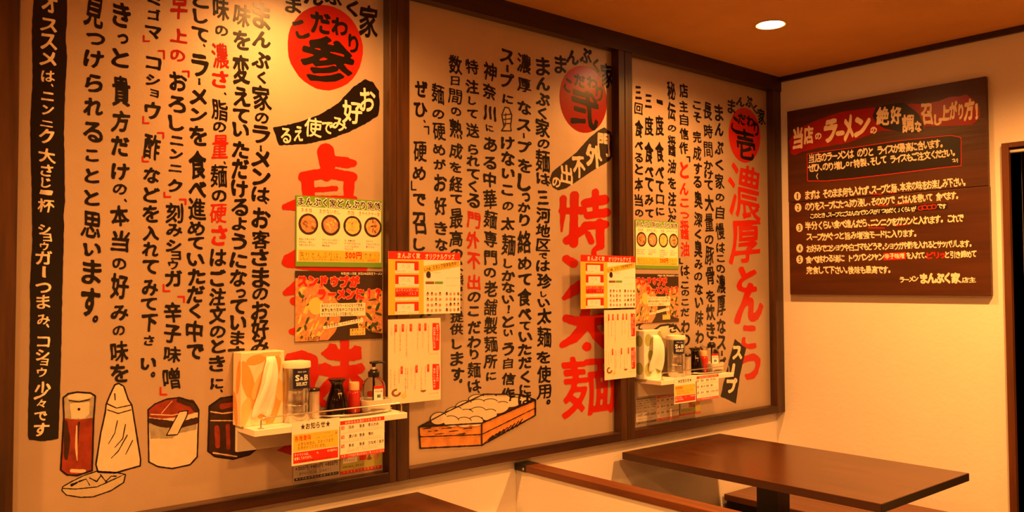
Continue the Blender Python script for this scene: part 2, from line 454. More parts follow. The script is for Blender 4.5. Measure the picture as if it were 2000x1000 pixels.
# ceiling downlight seen in the photograph
for (lx, ly) in LAMP_XY[:2]:
    seen = (lx, ly) == LAMP_XY[0]
    t = empty('ceiling_downlight', (lx, ly, ZC), 'round glowing downlight set in the ceiling near the back corner' if seen else 'round ceiling downlight above the nearer wall shelf, out of frame', 'ceiling light')
    q = MB(); q.lathe([(.052, 0), (.058, -.004), (.058, -.001)], (lx, ly, ZC), 40); q.build('trim_ring', mat('lamp_ring', (.8, .7, .55), .4), t, smooth=True)
    q = MB(); q.lathe([(.001, -.0075), (.035, -.007), (.048, -.005), (.051, -.001)], (lx, ly, ZC), 40)
    q.build('lamp_disc', mat('lamp_glow', (1, .9, .7), .5, emit=(1, .62, .27, 9)), t, smooth=True)

#@@FRAMES
# ================================================================== FRAMED MENU BOARDS ON THE LEFT WALL
ZT, ZB = EYE + .976, EYE - .606           # opening of the frames
ZBO = EYE - .642                          # underside of the bottom rails
def yP(px, x=XP): return onX(px, 500, x)[1]
E12 = yP(775, XF); L2 = yP(800, XF); R1 = yP(748); R2 = yP(1197); L3 = yP(1238, XF); E23 = yP(1223, XF); R3 = onX(1501, 500)[1]
L1 = yP(33, XF)
panels = []
specs = [(L1, R1, .30, E12, 'nearest large menu board with black strip and jars painted at the bottom left'),
         (L2, R2, E12 + .0015, E23, 'middle silver menu board with an orange noodle crate painted at its foot'),
         (L3, R3, E23 + .0015, YB - .001, 'farthest narrow silver menu board next to the room corner')]
for i, (y0, y1, o0, o1, lab) in enumerate(specs):
    t = empty('framed_menu_board', (XP, (y0 + y1) / 2, ZBO), lab, 'menu board'); panels.append(t)
    bx('board', (XW + .001, XP, y0 - .01, y1 + .01, ZB - .01, ZT + .02), BOARD, t)
    bx('frame_stile', (XW + .001, XF, o0, y0, ZBO, ZT), WZ, t, bev=.0025)
    bx('frame_stile', (XW + .001, XF, y1, o1, ZBO, ZT), WZ, t, bev=.0025)
    bx('frame_rail', (XW + .001, XF, y0, y1, ZBO, ZB), WY, t, bev=.0025)
bx('frame_stile', (XW + .001, XF + .006, .12, .2985, 0.0, ZT), WZ, panels[0], bev=.002)
S1 = WallX(XP); PA = panels

#@@TEXT1
# ------------------------------------------------ lettering, first board
B1 = Ink(S1, .0009); R1i = Ink(S1, .0008); W1 = Ink(S1, .0013)
px_col((B1, R1i), 512, 5, 508, 690, 33, "ま5,57 ん61,93 ぷ102,134 く139,163 家167,216 の220,241 ラ245,280 ー284,296 メ293,328 ン330,363 は365,394 、392,399 お406,446 客450,486 さ486,520 ま522,562 の562,586 お588,624 好622,664 み662,690")
px_col((B1, R1i), 474, 8, 464, 700, 31, "味8,53 を60,98 変107,165 え170,208 て212,240 い240,268 た276,309 だ310,350 け352,386 る388,422 よ424,450 う456,488 に494,524 な526,560 っ564,582 て584,614 い616,645 ま646,674 す676,706")
px_col((B1, R1i), 432, 0, 424, 760, 30, "味-6,40 の50,70 *濃84,134 *さ138,172 、180,186 脂195,235 の238,258 *量263,310 、315,321 麺321,366 の371,394 *硬398,436 *さ440,480 は486,520 ご526,560 注562,597 文597,632 の636,660 と662,690 き694,726 に738,760 、760,767")
px_col((B1, R1i), 392, 0, 380, 700, 32, "と-16,16 し18,46 て54,80 、86,92 ラ106,150 ー153,166 メ172,206 ン212,238 を246,285 食294,350 べ354,386 進387,430 め432,460 て463,488 い494,520 た524,556 だ558,592 く592,622 中626,668 で672,702")
px_col((B1, R1i), 350, 0, 334, 772, 32, "*早-16,38 *上56,84 *の97,120 *「138,150 お141,178 ろ188,220 し226,256 ニ266,284 ン292,312 ニ322,336 ク350,376 *」376,386 *「388,399 刻396,436 み437,462 シ468,492 ョ490,508 ウ508,526 ガ528,560 *」556,570 *「578,590 辛590,630 子634,670 味676,708 噌718,760 *」757,772")
px_col((B1, R1i), 302, 0, 290, 740, 30, "ミ-16,10 ゴ18,40 マ51,76 *」70,82 *「98,115 コ111,136 シ146,168 ョ175,190 ウ199,233 *」228,242 *「258,270 酢262,312 *」306,317 な327,358 ど366,396 を401,435 入441,470 れ473,501 て507,535 み546,578 て582,607 下613,648 さ655,675 い698,722 。726,737")
px_col((B1, R1i), 237, 0, 233, 750, 33, "き5,54 っ66,86 と96,132 貴148,208 方216,258 だ266,305 け319,352 の359,380 、388,395 本401,442 当450,492 の504,526 好534,584 み596,626 の636,655 味666,708 を711,747")
px_col((B1, R1i), 186, 0, 176, 630, 36, "見-6,54 つ64,88 け98,133 ら145,180 れ191,226 る238,278 こ292,316 と329,358 と371,402 思413,465 い474,500 ま507,555 す562,618 。616,630")
# black strip on the left with cream writing
ST = Ink(S1, .0006)
px_paint(ST, polys=[[(66, -12), (131, -12), (131, 40), (128, 75), (131, 110), (127, 180), (125, 260), (126, 330), (127, 395), (124, 420), (125, 440), (122, 560), (119, 700), (117, 780), (114, 857), (85, 862), (57, 859), (54, 850), (57, 720), (59, 600), (58, 560), (63, 470), (62, 380), (60, 300), (59, 240), (64, 150), (62, 60)]], rough=.7, step=2)
ST.build('black_strip', BLK, PA[0])
px_col((W1, W1), 97, 0, 80, 850, 31, "オ-12,25 ス36,62 ス66,97 メ100,130 は138,160 、164,170 ニ180,197 ン205,224 ニ236,248 ク252,280 大290,318 さ321,345 じ347,367 一371,381 杯388,415 シ438,458 ョ456,472 ウ473,489 ガ490,517 ー520,542 つ552,572 ま576,603 み614,634 、632,640 コ657,678 シ682,704 ョ700,714 ウ718,736 少745,778 々780,796 で804,822 す826,852", bold=.035)
# emblem, banner and giant red characters
EM = Ink(S1, .0005); px_paint(EM, polys=[ell(635, 93, 73, 84, -14, wob=.008)], step=2)
px_char(B1, '参', 590, 72, 692, 166, bold=.045); px_char(B1, 'こ', 574, 40, 601, 76, rot=math.radians(25), jit=0); px_char(B1, 'だ', 606, 24, 646, 66); px_char(B1, 'わ', 648, 35, 680, 70); px_char(B1, 'り', 680, 68, 700, 104)
for c, b in (('ま', (556, -8, 588, 26)), ('ん', (594, -18, 632, 10)), ('ぷ', (634, -22, 668, 10)), ('く', (676, 0, 700, 32)), ('家', (702, 10, 738, 74))): px_char(B1, c, *b)
BN = Ink(S1, .0006)
px_paint(BN, polys=[[(533, 249), (575, 241), (622, 225), (660, 202), (690, 170), (713, 155), (728, 160), (740, 178), (742, 205), (738, 226), (712, 243), (680, 258), (650, 270), (600, 281), (545, 284), (541, 272)]], rough=1, step=1.6)
for c, b in (('お', (702, 172, 732, 218)), ('好', (668, 196, 706, 242)), ('み', (648, 230, 676, 256)), ('で', (628, 238, 650, 262)), ('使', (594, 230, 628, 268)), ('え', (574, 246, 592, 276)), ('る', (548, 250, 568, 280))): px_char(W1, c, *b, bold=.035)
BG = R1i
px_paint(BG, strokes=[[(636, 297, 17), (640, 325, 15), (638, 342, 12)], [(650, 314, 10), (676, 318, 11), (690, 319, 7)], [(592, 345, 10), (640, 338, 11), (688, 346, 10)], [(600, 350, 13), (604, 392, 12)], [(682, 352, 11), (680, 392, 10)], [(614, 371, 5), (656, 368, 5)], [(595, 390, 8), (690, 390, 8)],
                      [(556, 404, 6), (580, 400, 12), (640, 410, 10)], [(560, 504, 7), (585, 500, 16)], [(560, 512, 10), (650, 524, 10), (712, 524, 6)], [(558, 572, 6), (580, 562, 14)], [(574, 588, 8), (620, 600, 8)], [(570, 648, 6), (590, 644, 12)]], rough=.8)
px_paint(BG, polys=[[(643, 670), (638, 680), (626, 690), (640, 702), (660, 705), (690, 705), (706, 701), (706, 678), (693, 674), (685, 681), (662, 682), (655, 672)], [(623, 711), (635, 708), (650, 715), (690, 713), (706, 708), (714, 720), (706, 730), (680, 733), (640, 736), (624, 732)], [(541, 880), (556, 870), (572, 866), (600, 868), (600, 890), (572, 889), (556, 885)]],
         strokes=[[(673, 664, 9), (673, 720, 8), (674, 790, 9)], [(565, 698, 8), (590, 692, 8), (612, 702, 9), (614, 730, 9), (604, 756, 10)], [(565, 698, 8), (562, 760, 8), (604, 758, 8)], [(656, 735, 9), (625, 770, 10)], [(690, 735, 8), (722, 768, 9)], [(618, 780, 8), (640, 792, 6)]], rough=.8)
EM.build('red_emblem', RED, PA[0]); BN.build('black_banner', BLK, PA[0])
B1.build('black_lettering', BLK, PA[0]); R1i.build('red_lettering', RED, PA[0]); W1.build('cream_lettering', WHT, PA[0])

# painted jars, salt pot and dish at the foot of the first board
def T3(pts): return tr(pts, 0, 650, .35)
def painted(board, parts, h0=.0004, label=None, name='painted_picture', S=S1):
    """parts: (material, strokes, polys, rough); later ones lie on top"""
    h = h0; allv = []; allf = []; mi = []; ms = []
    for m, st, po, ro_ in parts:
        ik = Ink(S, h); h += .00008; px_paint(ik, strokes=st, polys=po, rough=ro_, step=1.1)
        if not ik.v: continue
        n = sum(len(a) for a in allv); allv += ik.v; allf += [tuple(i + n for i in f) for f in ik.f]
        if m not in ms: ms.append(m)
        mi += [ms.index(m)] * len(ik.f)
    return link(name, np.concatenate(allv), allf, ms, board, midx=mi, label=label)
GREY = paint('grey_cap_paint', (.42, .38, .30), .4, .4, 40); RB = paint('red_brown_paint', (.33, .045, .02), .35, .5, 30); CRM = paint('pale_cream_paint', (.72, .62, .46), .4, .15, 30); DKB = paint('dark_brown_paint', (.05, .02, .012), .35, .5, 40)
ORG = paint('orange_crate_paint', (.80, .33, .08), .4, .45, 26); LIT = paint('pale_highlight_paint', (.7, .5, .36), .4)
b1 = [(352, 362), (356, 470), (338, 765), (372, 792), (430, 796), (514, 768), (521, 500), (531, 352), (505, 336), (430, 331), (380, 340)]
def outl(pts, r=4): return [[(*p, r) for p in pts + [pts[0]]]]
painted(PA[0], [(RB, [], [T3(b1)], .5), (GREY, [], [T3([(352, 362), (356, 476), (430, 486), (520, 474), (531, 352), (505, 336), (430, 331), (380, 340)])], .5), (CRM, [], [T3([(388, 395), (500, 385), (498, 450), (470, 478), (400, 480)]), T3(ell(445, 355, 70, 20, -3))], .6),
    (DKB, [T3([(362, 500, 14), (375, 600, 18), (368, 700, 10)]), T3([(440, 500, 5), (430, 620, 6)])], [], .6), (LIT, [T3([(428, 520, 4), (425, 640, 7), (430, 710, 3)]), T3([(400, 770, 10), (470, 772, 10)])], [], .5), (BLK, [T3(s) for s in outl(b1, 5)] + [T3([(385, 378, 3), (440, 385, 3), (500, 372, 3)]), T3([(440, 426, 8)])], [], .3)], label='painted red spice bottle with grey cap')
b2 = [(640, 290), (612, 350), (592, 400), (588, 440), (562, 560), (535, 735), (547, 778), (640, 782), (782, 742), (784, 705), (748, 480), (735, 402), (715, 372), (690, 298), (662, 282)]
painted(PA[0], [(CRM, [], [T3(b2)], .5), (BLK, [T3(s) for s in outl(b2, 4.5)] + [T3([(595, 395, 4), (650, 420, 3), (735, 402, 3)]), T3([(600, 430, 3), (660, 450, 3), (730, 430, 3)]), T3([(640, 340, 4), (642, 375, 3)]), T3([(655, 490, 3), (640, 560, 3), (605, 620, 2)]), T3([(700, 510, 3), (685, 590, 3), (640, 640, 2)]), T3([(710, 570, 3), (660, 660, 3), (620, 700, 2)]), T3([(740, 600, 3), (700, 680, 2)])], [], .3)], label='painted cream pot with twisted body')
b3 = [(826, 430), (830, 720), (880, 746), (960, 757), (1060, 736), (1100, 692), (1109, 430), (1082, 390), (1000, 361), (930, 370), (862, 398)]
painted(PA[0], [(CRM, [], [T3(b3)], .5), (GREY, [], [T3([(830, 500), (1100, 505), (1095, 540), (1000, 560), (960, 590), (840, 590)])], 1), (RB, [], [T3([(826, 430), (828, 470), (900, 480), (1000, 470), (1109, 440), (1082, 390), (1000, 361), (930, 370), (862, 398)])], .5),
    (DKB, [T3([(835, 490, 14), (900, 505, 22), (1000, 515, 18), (1095, 490, 18)]), T3([(1000, 375, 16), (1070, 395, 20), (1095, 430, 16)])], [], .8), (CRM, [], [T3([(928, 572), (1000, 440), (1048, 434), (1044, 460), (990, 568)])], .3), (BLK, [T3(s) for s in outl(b3, 4)] + [T3(s) for s in outl([(928, 572), (1000, 440), (1048, 434), (1044, 460), (990, 568)], 3)], [], .3), (LIT, [T3([(840, 455, 3), (960, 460, 3), (1010, 450, 2)]), T3([(960, 380, 2), (900, 450, 2)])], [], .3)], label='painted round jar with brown lid and spoon')
b4 = [(1168, 410), (1160, 660), (1200, 690), (1300, 704), (1390, 680), (1440, 640), (1445, 400), (1300, 354), (1230, 366)]
painted(PA[0], [(DKB, [], [T3(b4)], .5), (RB, [T3([(1210, 530, 14), (1215, 630, 14)]), T3([(1270, 520, 12), (1275, 640, 12)]), T3([(1240, 410, 16), (1310, 400, 12)])], [], 1), (LIT, [T3([(1175, 440, 3), (1240, 450, 4), (1320, 440, 3)]), T3([(1175, 490, 3), (1300, 490, 3)]), T3([(1190, 670, 4), (1320, 690, 4)])], [], .4), (BLK, [T3(s) for s in outl(b4, 5)], [], .4)], label='painted dark lidded pot')
pl = ell(520, 850, 186, 52, -16)
pl2 = [(345, 880), (370, 905), (450, 918), (520, 915), (620, 880), (690, 835), (700, 790), (640, 778), (540, 772), (470, 795), (400, 830), (350, 858)]
painted(PA[0], [(paint('dish_paint', (.52, .45, .32), .4, .2, 30), [], [T3(pl2)], .5), (BLK, [T3(s) for s in outl(pl2, 3.2)] + [T3([(350, 868, 3), (420, 872, 3), (540, 860, 3), (640, 815, 3), (695, 790, 2)]), T3([(440, 830, 5), (480, 815, 2), (500, 850, 3)]), T3([(500, 810, 3), (540, 830, 4), (560, 800, 3)]), T3([(560, 790, 3), (590, 830, 3), (620, 800, 3), (650, 800, 3)]), T3([(400, 850, 8), (430, 835, 5)])], [], .4)], label='painted oval dish of garnish')

#@@TEXT2
# ------------------------------------------------ lettering, middle board
B2 = Ink(S1, .0009); R2i = Ink(S1, .0008); W2 = Ink(S1, .0013)
px_col((B2, R2i), 1060, 110, 1063, 790, 26, "ま112,148 ん151,177 ぷ182,207 く209,232 家232,268 の272,290 麺292,336 は338,360 、358,364 三372,400 河405,436 地437,463 区466,491 で494,506 は508,530 珍534,564 し568,580 い583,600 太602,633 麺638,678 を686,710 使714,748 用751,779 。780,790")
px_col((B2, R2i), 1023, 100, 1026, 790, 25, "濃105,143 厚153,180 な198,224 ス233,256 ー260,270 プ275,299 を311,337 し340,374 っ376,394 か396,415 り418,442 絡450,495 め502,527 て535,558 食563,598 べ602,625 て628,645 い648,668 た671,694 だ697,720 く724,748 に751,770 は767,791")
px_col((B2, R2i), 991, 95, 993, 790, 25, "ス97,124 ー127,141 プ143,171 に185,203 け267,292 な296,324 い329,349 こ361,382 の394,411 太424,450 麺457,499 し506,524 か528,549 な551,572 い576,593 ！596,612 と616,640 い643,657 う669,694 自699,720 信728,752 作757,784")
px_col((B2, R2i), 956, 120, 959, 745, 24, "神122,158 奈164,194 川206,236 に244,257 あ268,296 る306,331 中336,366 華370,408 麺411,446 専451,483 門489,518 の523,542 老548,580 舗584,616 製618,653 麺656,688 所692,720 に726,743")
px_col((B2, R2i), 922, 115, 927, 768, 24, "特116,145 注156,183 し189,205 て214,231 送241,269 ら282,302 れ304,325 て330,350 く352,374 る378,406 *門414,446 *外452,486 *不493,526 *出536,566 の570,590 こ598,618 だ627,652 わ656,680 り682,702 麺707,738 は742,764 、762,768")
px_col((B2, R2i), 889, 105, 893, 750, 24, "数108,145 日149,167 間174,203 の210,226 熟233,270 成279,310 を317,337 経344,375 て380,398 最407,446 高450,482 の486,506 状508,530 態532,556 で560,578 ご582,604 提606,630 供632,654 し662,682 ま687,714 す718,744 。740,748")
px_col((B2, R2i), 855, 160, 862, 490, 23, "麺164,202 の214,232 硬240,274 め282,303 が311,331 お340,374 好384,420 き433,459 な466,490")
px_col((B2, R2i), 822, 155, 818, 490, 24, "ぜ158,190 ひ200,229 、234,240 「246,262 硬276,316 め325,352 」354,372 で378,402 召414,458 し466,490 、492,500")
px_paint(B2, strokes=[[(822, 618, 2), (832, 606, 4), (838, 612, 5)]])
EM = Ink(S1, .0005); px_paint(EM, polys=[ell(1139, 194, 46, 66, -7)], step=1.6); EM.build('red_emblem', RED, PA[1])
px_char(B2, '弐', 1115, 176, 1168, 250, bold=.045); px_char(B2, 'こ', 1102, 154, 1116, 180, rot=math.radians(-20), jit=0)
for c, b in (('だ', (1121, 146, 1143, 170)), ('わ', (1146, 150, 1166, 172)), ('り', (1164, 168, 1178, 198)), ('ま', (1083, 108, 1106, 144)), ('ん', (1106, 98, 1130, 126)), ('ぷ', (1132, 94, 1156, 124)), ('く', (1158, 114, 1170, 140)), ('家', (1174, 124, 1198, 172))): px_char(B2, c, *b)
BN = Ink(S1, .0006)
px_paint(BN, polys=[[(1073, 352), (1078, 336), (1095, 322), (1125, 298), (1150, 270), (1168, 255), (1180, 249), (1193, 258), (1199, 278), (1200, 300), (1190, 314), (1160, 332), (1130, 352), (1105, 368), (1090, 372), (1080, 366)]], rough=.6); BN.build('black_banner', paint('dark_banner_paint', (.03, .02, .012), .35), PA[1])
for c, b in (('門', (1167, 260, 1191, 306)), ('外', (1144, 283, 1176, 328)), ('不', (1118, 305, 1142, 348)), ('出', (1094, 322, 1118, 360)), ('の', (1078, 346, 1094, 366))): px_char(W2, c, *b, bold=.05)
px_paint(R2i, strokes=[[(1122, 382, 9), (1121, 420, 8), (1120, 475, 9)], [(1100, 388, 7), (1099, 415, 6), (1097, 452, 2)], [(1097, 412, 6), (1138, 411, 8)], [(1107, 470, 8), (1140, 448, 8)], [(1163, 375, 7), (1163, 415, 6)], [(1144, 397, 9), (1180, 390, 10)], [(1147, 421, 7), (1184, 415, 9)], [(1143, 441, 8), (1182, 438, 8)], [(1171, 436, 9), (1173, 480, 8), (1160, 488, 4)], [(1149, 458, 6), (1155, 472, 6)],
    [(1106, 506, 8), (1120, 514, 9)], [(1102, 582, 5), (1122, 566, 11), (1134, 552, 6)], [(1160, 492, 5), (1160, 500, 5)], [(1106, 622, 8), (1135, 630, 10), (1182, 622, 12)], [(1144, 604, 9), (1138, 640, 11), (1122, 660, 9), (1098, 674, 6)], [(1150, 632, 9), (1166, 656, 10), (1182, 668, 13)], [(1146, 677, 9)]], rough=.8)
px_char(R2i, '麺', 1098, 694, 1200, 812, bold=.045)
B2.build('black_lettering', BLK, PA[1]); R2i.build('red_lettering', RED, PA[1]); W2.build('cream_lettering', WHT, PA[1])
# outlined character painted over the third column
def T7(pts): return tr(pts, 750, 450, .45)
def T6(pts): return tr(pts, 750, 80, .42)
kc = [(562, 308), (548, 345), (558, 400), (546, 418), (592, 418), (588, 400), (594, 345), (580, 312)]
painted(PA[1], [(CRM, [], [T6(kc)], .4), (DKB, [T6(s) for s in outl(kc, 3.2)] + [T6([(556, 345, 3), (590, 340, 3)]), T6([(560, 365, 3), (586, 362, 3)]), T6([(560, 385, 3), (584, 384, 3)]), T6([(566, 335, 2), (564, 395, 2)])], [], .3)], label='small outlined character painted in cream')
# noodle crate
fr = [(150, 852), (422, 836), (422, 932), (155, 945)]; sd = [(422, 836), (655, 735), (655, 802), (422, 932)]; top = [(150, 852), (268, 788), (430, 710), (598, 712), (655, 735), (422, 836)]
parts = [(ORG, [], [T7(fr), T7(sd)], .5), (DKB, [], [T7(top)], .4)]
rnd = random.Random(5); balls = []
for (x, y, rx, ry, tl) in [(235, 815, 36, 26, -10), (290, 828, 34, 24, 5), (345, 832, 34, 22, 0), (395, 828, 32, 22, -5), (300, 790, 40, 24, -15), (350, 800, 38, 24, -8), (405, 790, 38, 24, -5), (455, 800, 34, 24, -15), (345, 762, 38, 22, -15), (400, 755, 38, 22, -10), (455, 755, 40, 24, -10), (505, 768, 38, 24, -20), (400, 728, 34, 16, -8), (450, 728, 40, 18, -8), (505, 732, 40, 22, -8), (560, 745, 38, 20, -14), (550, 722, 40, 12, -2), (600, 735, 36, 16, -12)][::-1]:
    parts.append((CRM, [], [T7(ell(x, y, rx, ry, tl))], 0)); e = ell(x, y, rx, ry, tl, n=20); parts.append((BLK, [T7([(*p, 1.6) for p in e[9:21]])], [], 0))
parts += [(BLK, [T7([(*p, 3) for p in fr + [fr[0]]]), T7([(*p, 3) for p in sd]), T7([(*p, 2.6) for p in top + [top[0]]]), T7([(155, 895, 2), (422, 885, 2)]), T7([(422, 885, 2), (655, 770, 2)])] + [T7([(430 + k * 18, 925 - k * 9, 1.5), (470 + k * 16, 890 - k * 9, 2.2)]) for k in range(9)] + [T7([(160 + 30 * k, 860 + (k % 3) * 12, 1.2), (200 + 30 * k, 856 + (k % 3) * 12, 2)]) for k in range(7)], [], .4)]
painted(PA[1], parts, h0=.0004, label='painted orange crate full of noodle balls')

#@@TEXT3
# ------------------------------------------------ lettering, farthest board
B3 = Ink(S1, .0009); R3i = Ink(S1, .0008); W3 = Ink(S1, .0013)
px_col((B3, R3i), 1404, 200, 1410, 720, 16, "ま204,237 ん240,266 ぷ276,302 く311,332 家339,369 の378,393 自402,428 慢435,468 は474,492 、490,495 こ498,512 の517,533 濃536,573 厚577,616 な622,652 ス655,683 ー685,695 プ699,721")
px_col((B3, R3i), 1382, 200, 1389, 700, 16, "長200,234 時243,270 間277,307 か314,331 け332,350 て352,371 大380,413 量417,452 の459,477 豚481,518 骨521,556 を567,591 炊594,626 き630,661 い675,700")
px_col((B3, R3i), 1361, 196, 1366, 690, 15, "こ198,214 そ219,239 完256,279 成285,313 す318,341 る344,367 奥373,407 深415,443 く448,467 臭469,503 み507,526 の532,548 な554,576 い580,601 味606,638 わ645,671 い676,692")
px_col((B3, R3i), 1335, 160, 1339, 680, 16, "店163,191 主197,219 自223,245 信250,273 作277,301 「305,316 *と316,349 *ん357,381 *こ388,405 *つ414,427 *醤430,468 *油472,501 」505,516 は518,538 、540,545 こ550,564 の566,578 こ584,597 だ602,618 わ625,650 り652,676")
px_col((B3, R3i), 1311, 160, 1314, 640, 15, "秘159,195 伝200,235 の244,257 醤265,305 油311,339 を347,369 注375,403 い406,417 だ419,435 さ632,650")
px_col((B3, R3i), 1288, 190, 1289, 430, 15, "一195,204 度225,265 食277,317 べ325,349 て353,375 口380,399 に405,421")
px_col((B3, R3i), 1267, 184, 1268, 430, 16, "三184,211 度227,265 食277,319 べ325,345 て347,373 み380,401 て409,425")
px_col((B3, R3i), 1247, 166, 1249, 700, 15, "三168,194 回201,224 食234,268 べ276,293 る299,317 と321,341 本347,373 当379,403 の409,423 て632,646 ま649,670 す672,700")
EM = Ink(S1, .0005); px_paint(EM, polys=[ell(1454, 264, 31, 54, -3)], step=1.4); EM.build('red_emblem', RED, PA[2])
px_char(B3, '壱', 1437, 252, 1474, 312, bold=.04); px_char(B3, 'こ', 1429, 228, 1440, 258, rot=math.radians(-20), jit=0)
for c, b in (('だ', (1441, 222, 1456, 244)), ('わ', (1458, 226, 1472, 248)), ('り', (1472, 238, 1482, 266)), ('ま', (1421, 194, 1436, 222)), ('ん', (1438, 190, 1454, 208)), ('ぷ', (1455, 188, 1470, 210)), ('く', (1470, 204, 1479, 222)), ('家', (1480, 212, 1494, 244))): px_char(B3, c, *b)
for c, b in (('濃', (1424, 322, 1486, 428)), ('厚', (1425, 430, 1486, 514)), ('と', (1440, 520, 1479, 572)), ('ん', (1436, 552, 1492, 630)), ('こ', (1449, 635, 1478, 682)), ('つ', (1444, 690, 1486, 742))): px_char(R3i, c, *b, bold={'濃': .033, '厚': .045}.get(c, .058), res=90)
BN = Ink(S1, .0011); px_paint(BN, polys=[[(1435, 662), (1457, 680), (1450, 710), (1443, 745), (1437, 788), (1425, 782), (1407, 774), (1414, 745), (1425, 700)]], rough=.8); BN.build('black_banner', BLK, PA[2])
W3 = Ink(S1, .0016)
for c, b in (('ス', (1430, 675, 1449, 702)), ('プ', (1419, 738, 1440, 768))): px_char(W3, c, *b, bold=.06)
px_paint(W3, strokes=[[(1433, 712, 2.5), (1430, 730, 3)]])
B3.build('black_lettering', BLK, PA[2]); R3i.build('red_lettering', RED, PA[2]); W3.build('cream_lettering', WHT, PA[2])
bw = [(1284, 642), (1292, 637), (1305, 635), (1318, 637), (1326, 645), (1328, 655), (1316, 662), (1296, 660)]
painted(PA[2], [(CRM, [], [bw], 0), (BLK, [[(1278, 644, 1.5), (1290, 636, 2), (1305, 634, 2), (1320, 637, 2), (1328, 648, 1.5)]], [], 0)], label='painted white bowl rim behind the shelf items')

#@@SIGN
# ================================================================== WOODEN SIGN ON THE BACK WALL
def T8(pts): return tr(pts, 1520, 140, .24)
def T9(pts): return tr(pts, 1520, 340, .26)
YS = YB - .028
tlc, brc = onY(1537, 218, YS), onY(1935, 578, YS); midz = onY(1542, 396, YS)[2]
sign = empty('wooden_wall_sign', ((tlc[0] + brc[0]) / 2, YS, brc[2]), 'dark brown plank sign with cream hand lettering on the cream back wall', 'sign')
bx('plank', (tlc[0], brc[0], YS, YS + .022, midz + .0012, tlc[2]), SIGNW, sign, bev=.0015)
bx('plank', (tlc[0] + .002, brc[0] + .002, YS, YS + .022, brc[2], midz - .0012), SIGNW, sign, bev=.0015)
bx('back_batten', (tlc[0] + .12, tlc[0] + .16, YS + .022, YB, brc[2] + .05, tlc[2] - .05), WZ, sign)
bx('back_batten', (brc[0] - .16, brc[0] - .12, YS + .022, YB, brc[2] + .05, tlc[2] - .05), WZ, sign)
S2 = WallY(YS)
SR = Ink(S2, .0003); px_paint(SR, polys=[T8([(88, 560), (150, 470), (300, 400), (500, 330), (780, 290), (850, 300), (1080, 260), (1170, 265), (1300, 240), (1400, 205), (1480, 200), (1530, 185), (1590, 230), (1642, 300), (1642, 370), (1580, 432), (1430, 440), (1200, 445), (1160, 500), (960, 480), (830, 480), (560, 580), (330, 620), (200, 650), (130, 682), (100, 660)])], rough=.6); SR.build('red_cloud', SGR, sign)
SB = Ink(S2, .0005); px_paint(SB, polys=[T8([(800, 290), (900, 265), (1020, 250), (1090, 300), (1140, 340), (1180, 420), (1180, 490), (1110, 500), (1000, 490), (870, 465), (800, 420), (765, 360)])], rough=.8)
bb = [(235, 670), (240, 890), (400, 888), (600, 870), (900, 835), (1300, 785), (1490, 765), (1490, 540), (1470, 530), (1400, 518), (1000, 560), (600, 620), (290, 660)]
px_paint(SB, polys=[T8(bb)], rough=.3); px_paint(SB, polys=[T9([(235, 296), (1272, 214), (1270, 262), (238, 346)])], rough=.3)
SB.build('black_patch', SGB, sign)
SL = Ink(S2, .0007); px_paint(SL, strokes=[T8([(*p, 3.4) for p in bb + [bb[0]]])])
SW = Ink(S2, .0011)
for c, b in (('当', (120, 450, 200, 632)), ('店', (207, 440, 288, 590)), ('の', (300, 498, 352, 552)), ('ラ', (370, 385, 482, 576)), ('メ', (530, 348, 612, 566)), ('ン', (620, 358, 750, 524)), ('の', (750, 448, 802, 506)), ('絶', (800, 285, 906, 436)), ('好', (915, 280, 1004, 428)), ('調', (1008, 345, 1106, 496)), ('な', (1112, 400, 1168, 492)), ('召', (1165, 256, 1256, 434)), ('し', (1268, 345, 1330, 438)), ('上', (1308, 270, 1396, 402)), ('が', (1394, 240, 1458, 388)), ('り', (1466, 260, 1508, 388)), ('方', (1514, 218, 1596, 396)), ('！', (1604, 258, 1626, 390))):
    (x0, y0), (x1, y1) = T8([b[:2], b[2:]]); px_char(SW, c, x0, y0, x1, y1, bold=.06)
px_paint(SW, strokes=[T8([(488, 504, 20), (522, 498, 20)])])
def sign_line(ink, t, p0, p1, h, T, red=None, bold=.045):
    a, b = T([p0, p1]); k = {T8: .24, T9: .26}[T]; hp = h * k
    ws = [(.62 if ord(c) < 128 else (.55 if c in '、。' else .86 if ord(c) < 0x3100 else 1.04)) for c in t]; tot = sum(ws); s = 0; em = math.hypot(b[0] - a[0], b[1] - a[1]) / (tot - ws[0] / 2 - ws[-1] / 2)
    s = -ws[0] / 2
    for c, w in zip(t, ws):
        f = (s + w / 2) / (tot - ws[0] / 2 - ws[-1] / 2); s += w
        if c in ' ' or c == '　': continue
        x = a[0] + (b[0] - a[0]) * f; y = a[1] + (b[1] - a[1]) * f + random.uniform(-.6, .6)
        ik = ink
        if red and c in red: ik = SL
        g = glyph(c, bold, 32)
        if g is None: continue
        hh = g[3] * hp * 1.12; ww = g[4] * em * 1.08
        if c in '、。': y += hp * .28; hh = g[3] * hp; ww = g[4] * em
        if c == 'ー': hh = max(hh, 2.2)
        px_char(ik, c, x - ww / 2, y - hh / 2, x + ww / 2, y + hh / 2, bold, 32, jit=.8)
sign_line(SW, '当店のラーメンは のりと ライスが最高に合います。', (272, 706), (1330, 582), 72, T8)
sign_line(SW, 'ぜひ、のり増しor特製、そして ライスもご注文ください。', (270, 787), (1430, 655), 66, T8)
sign_line(SW, 'つい)', (1425, 722), (1460, 722), 34, T8); px_paint(SW, strokes=[T8([(324, 828, 3), (313, 850, 3.4), (322, 874, 3)])])
sign_line(SW, 'まずは そのまま何も入れず、スープと麺、本来の味をお楽しみ下さい。', (220, 160), (1400, 58), 66, T9)
sign_line(SW, 'のりをスープにたっぷり浸し、そののりで ごはんを巻いて 食べます。', (222, 246), (1345, 160), 60, T9)
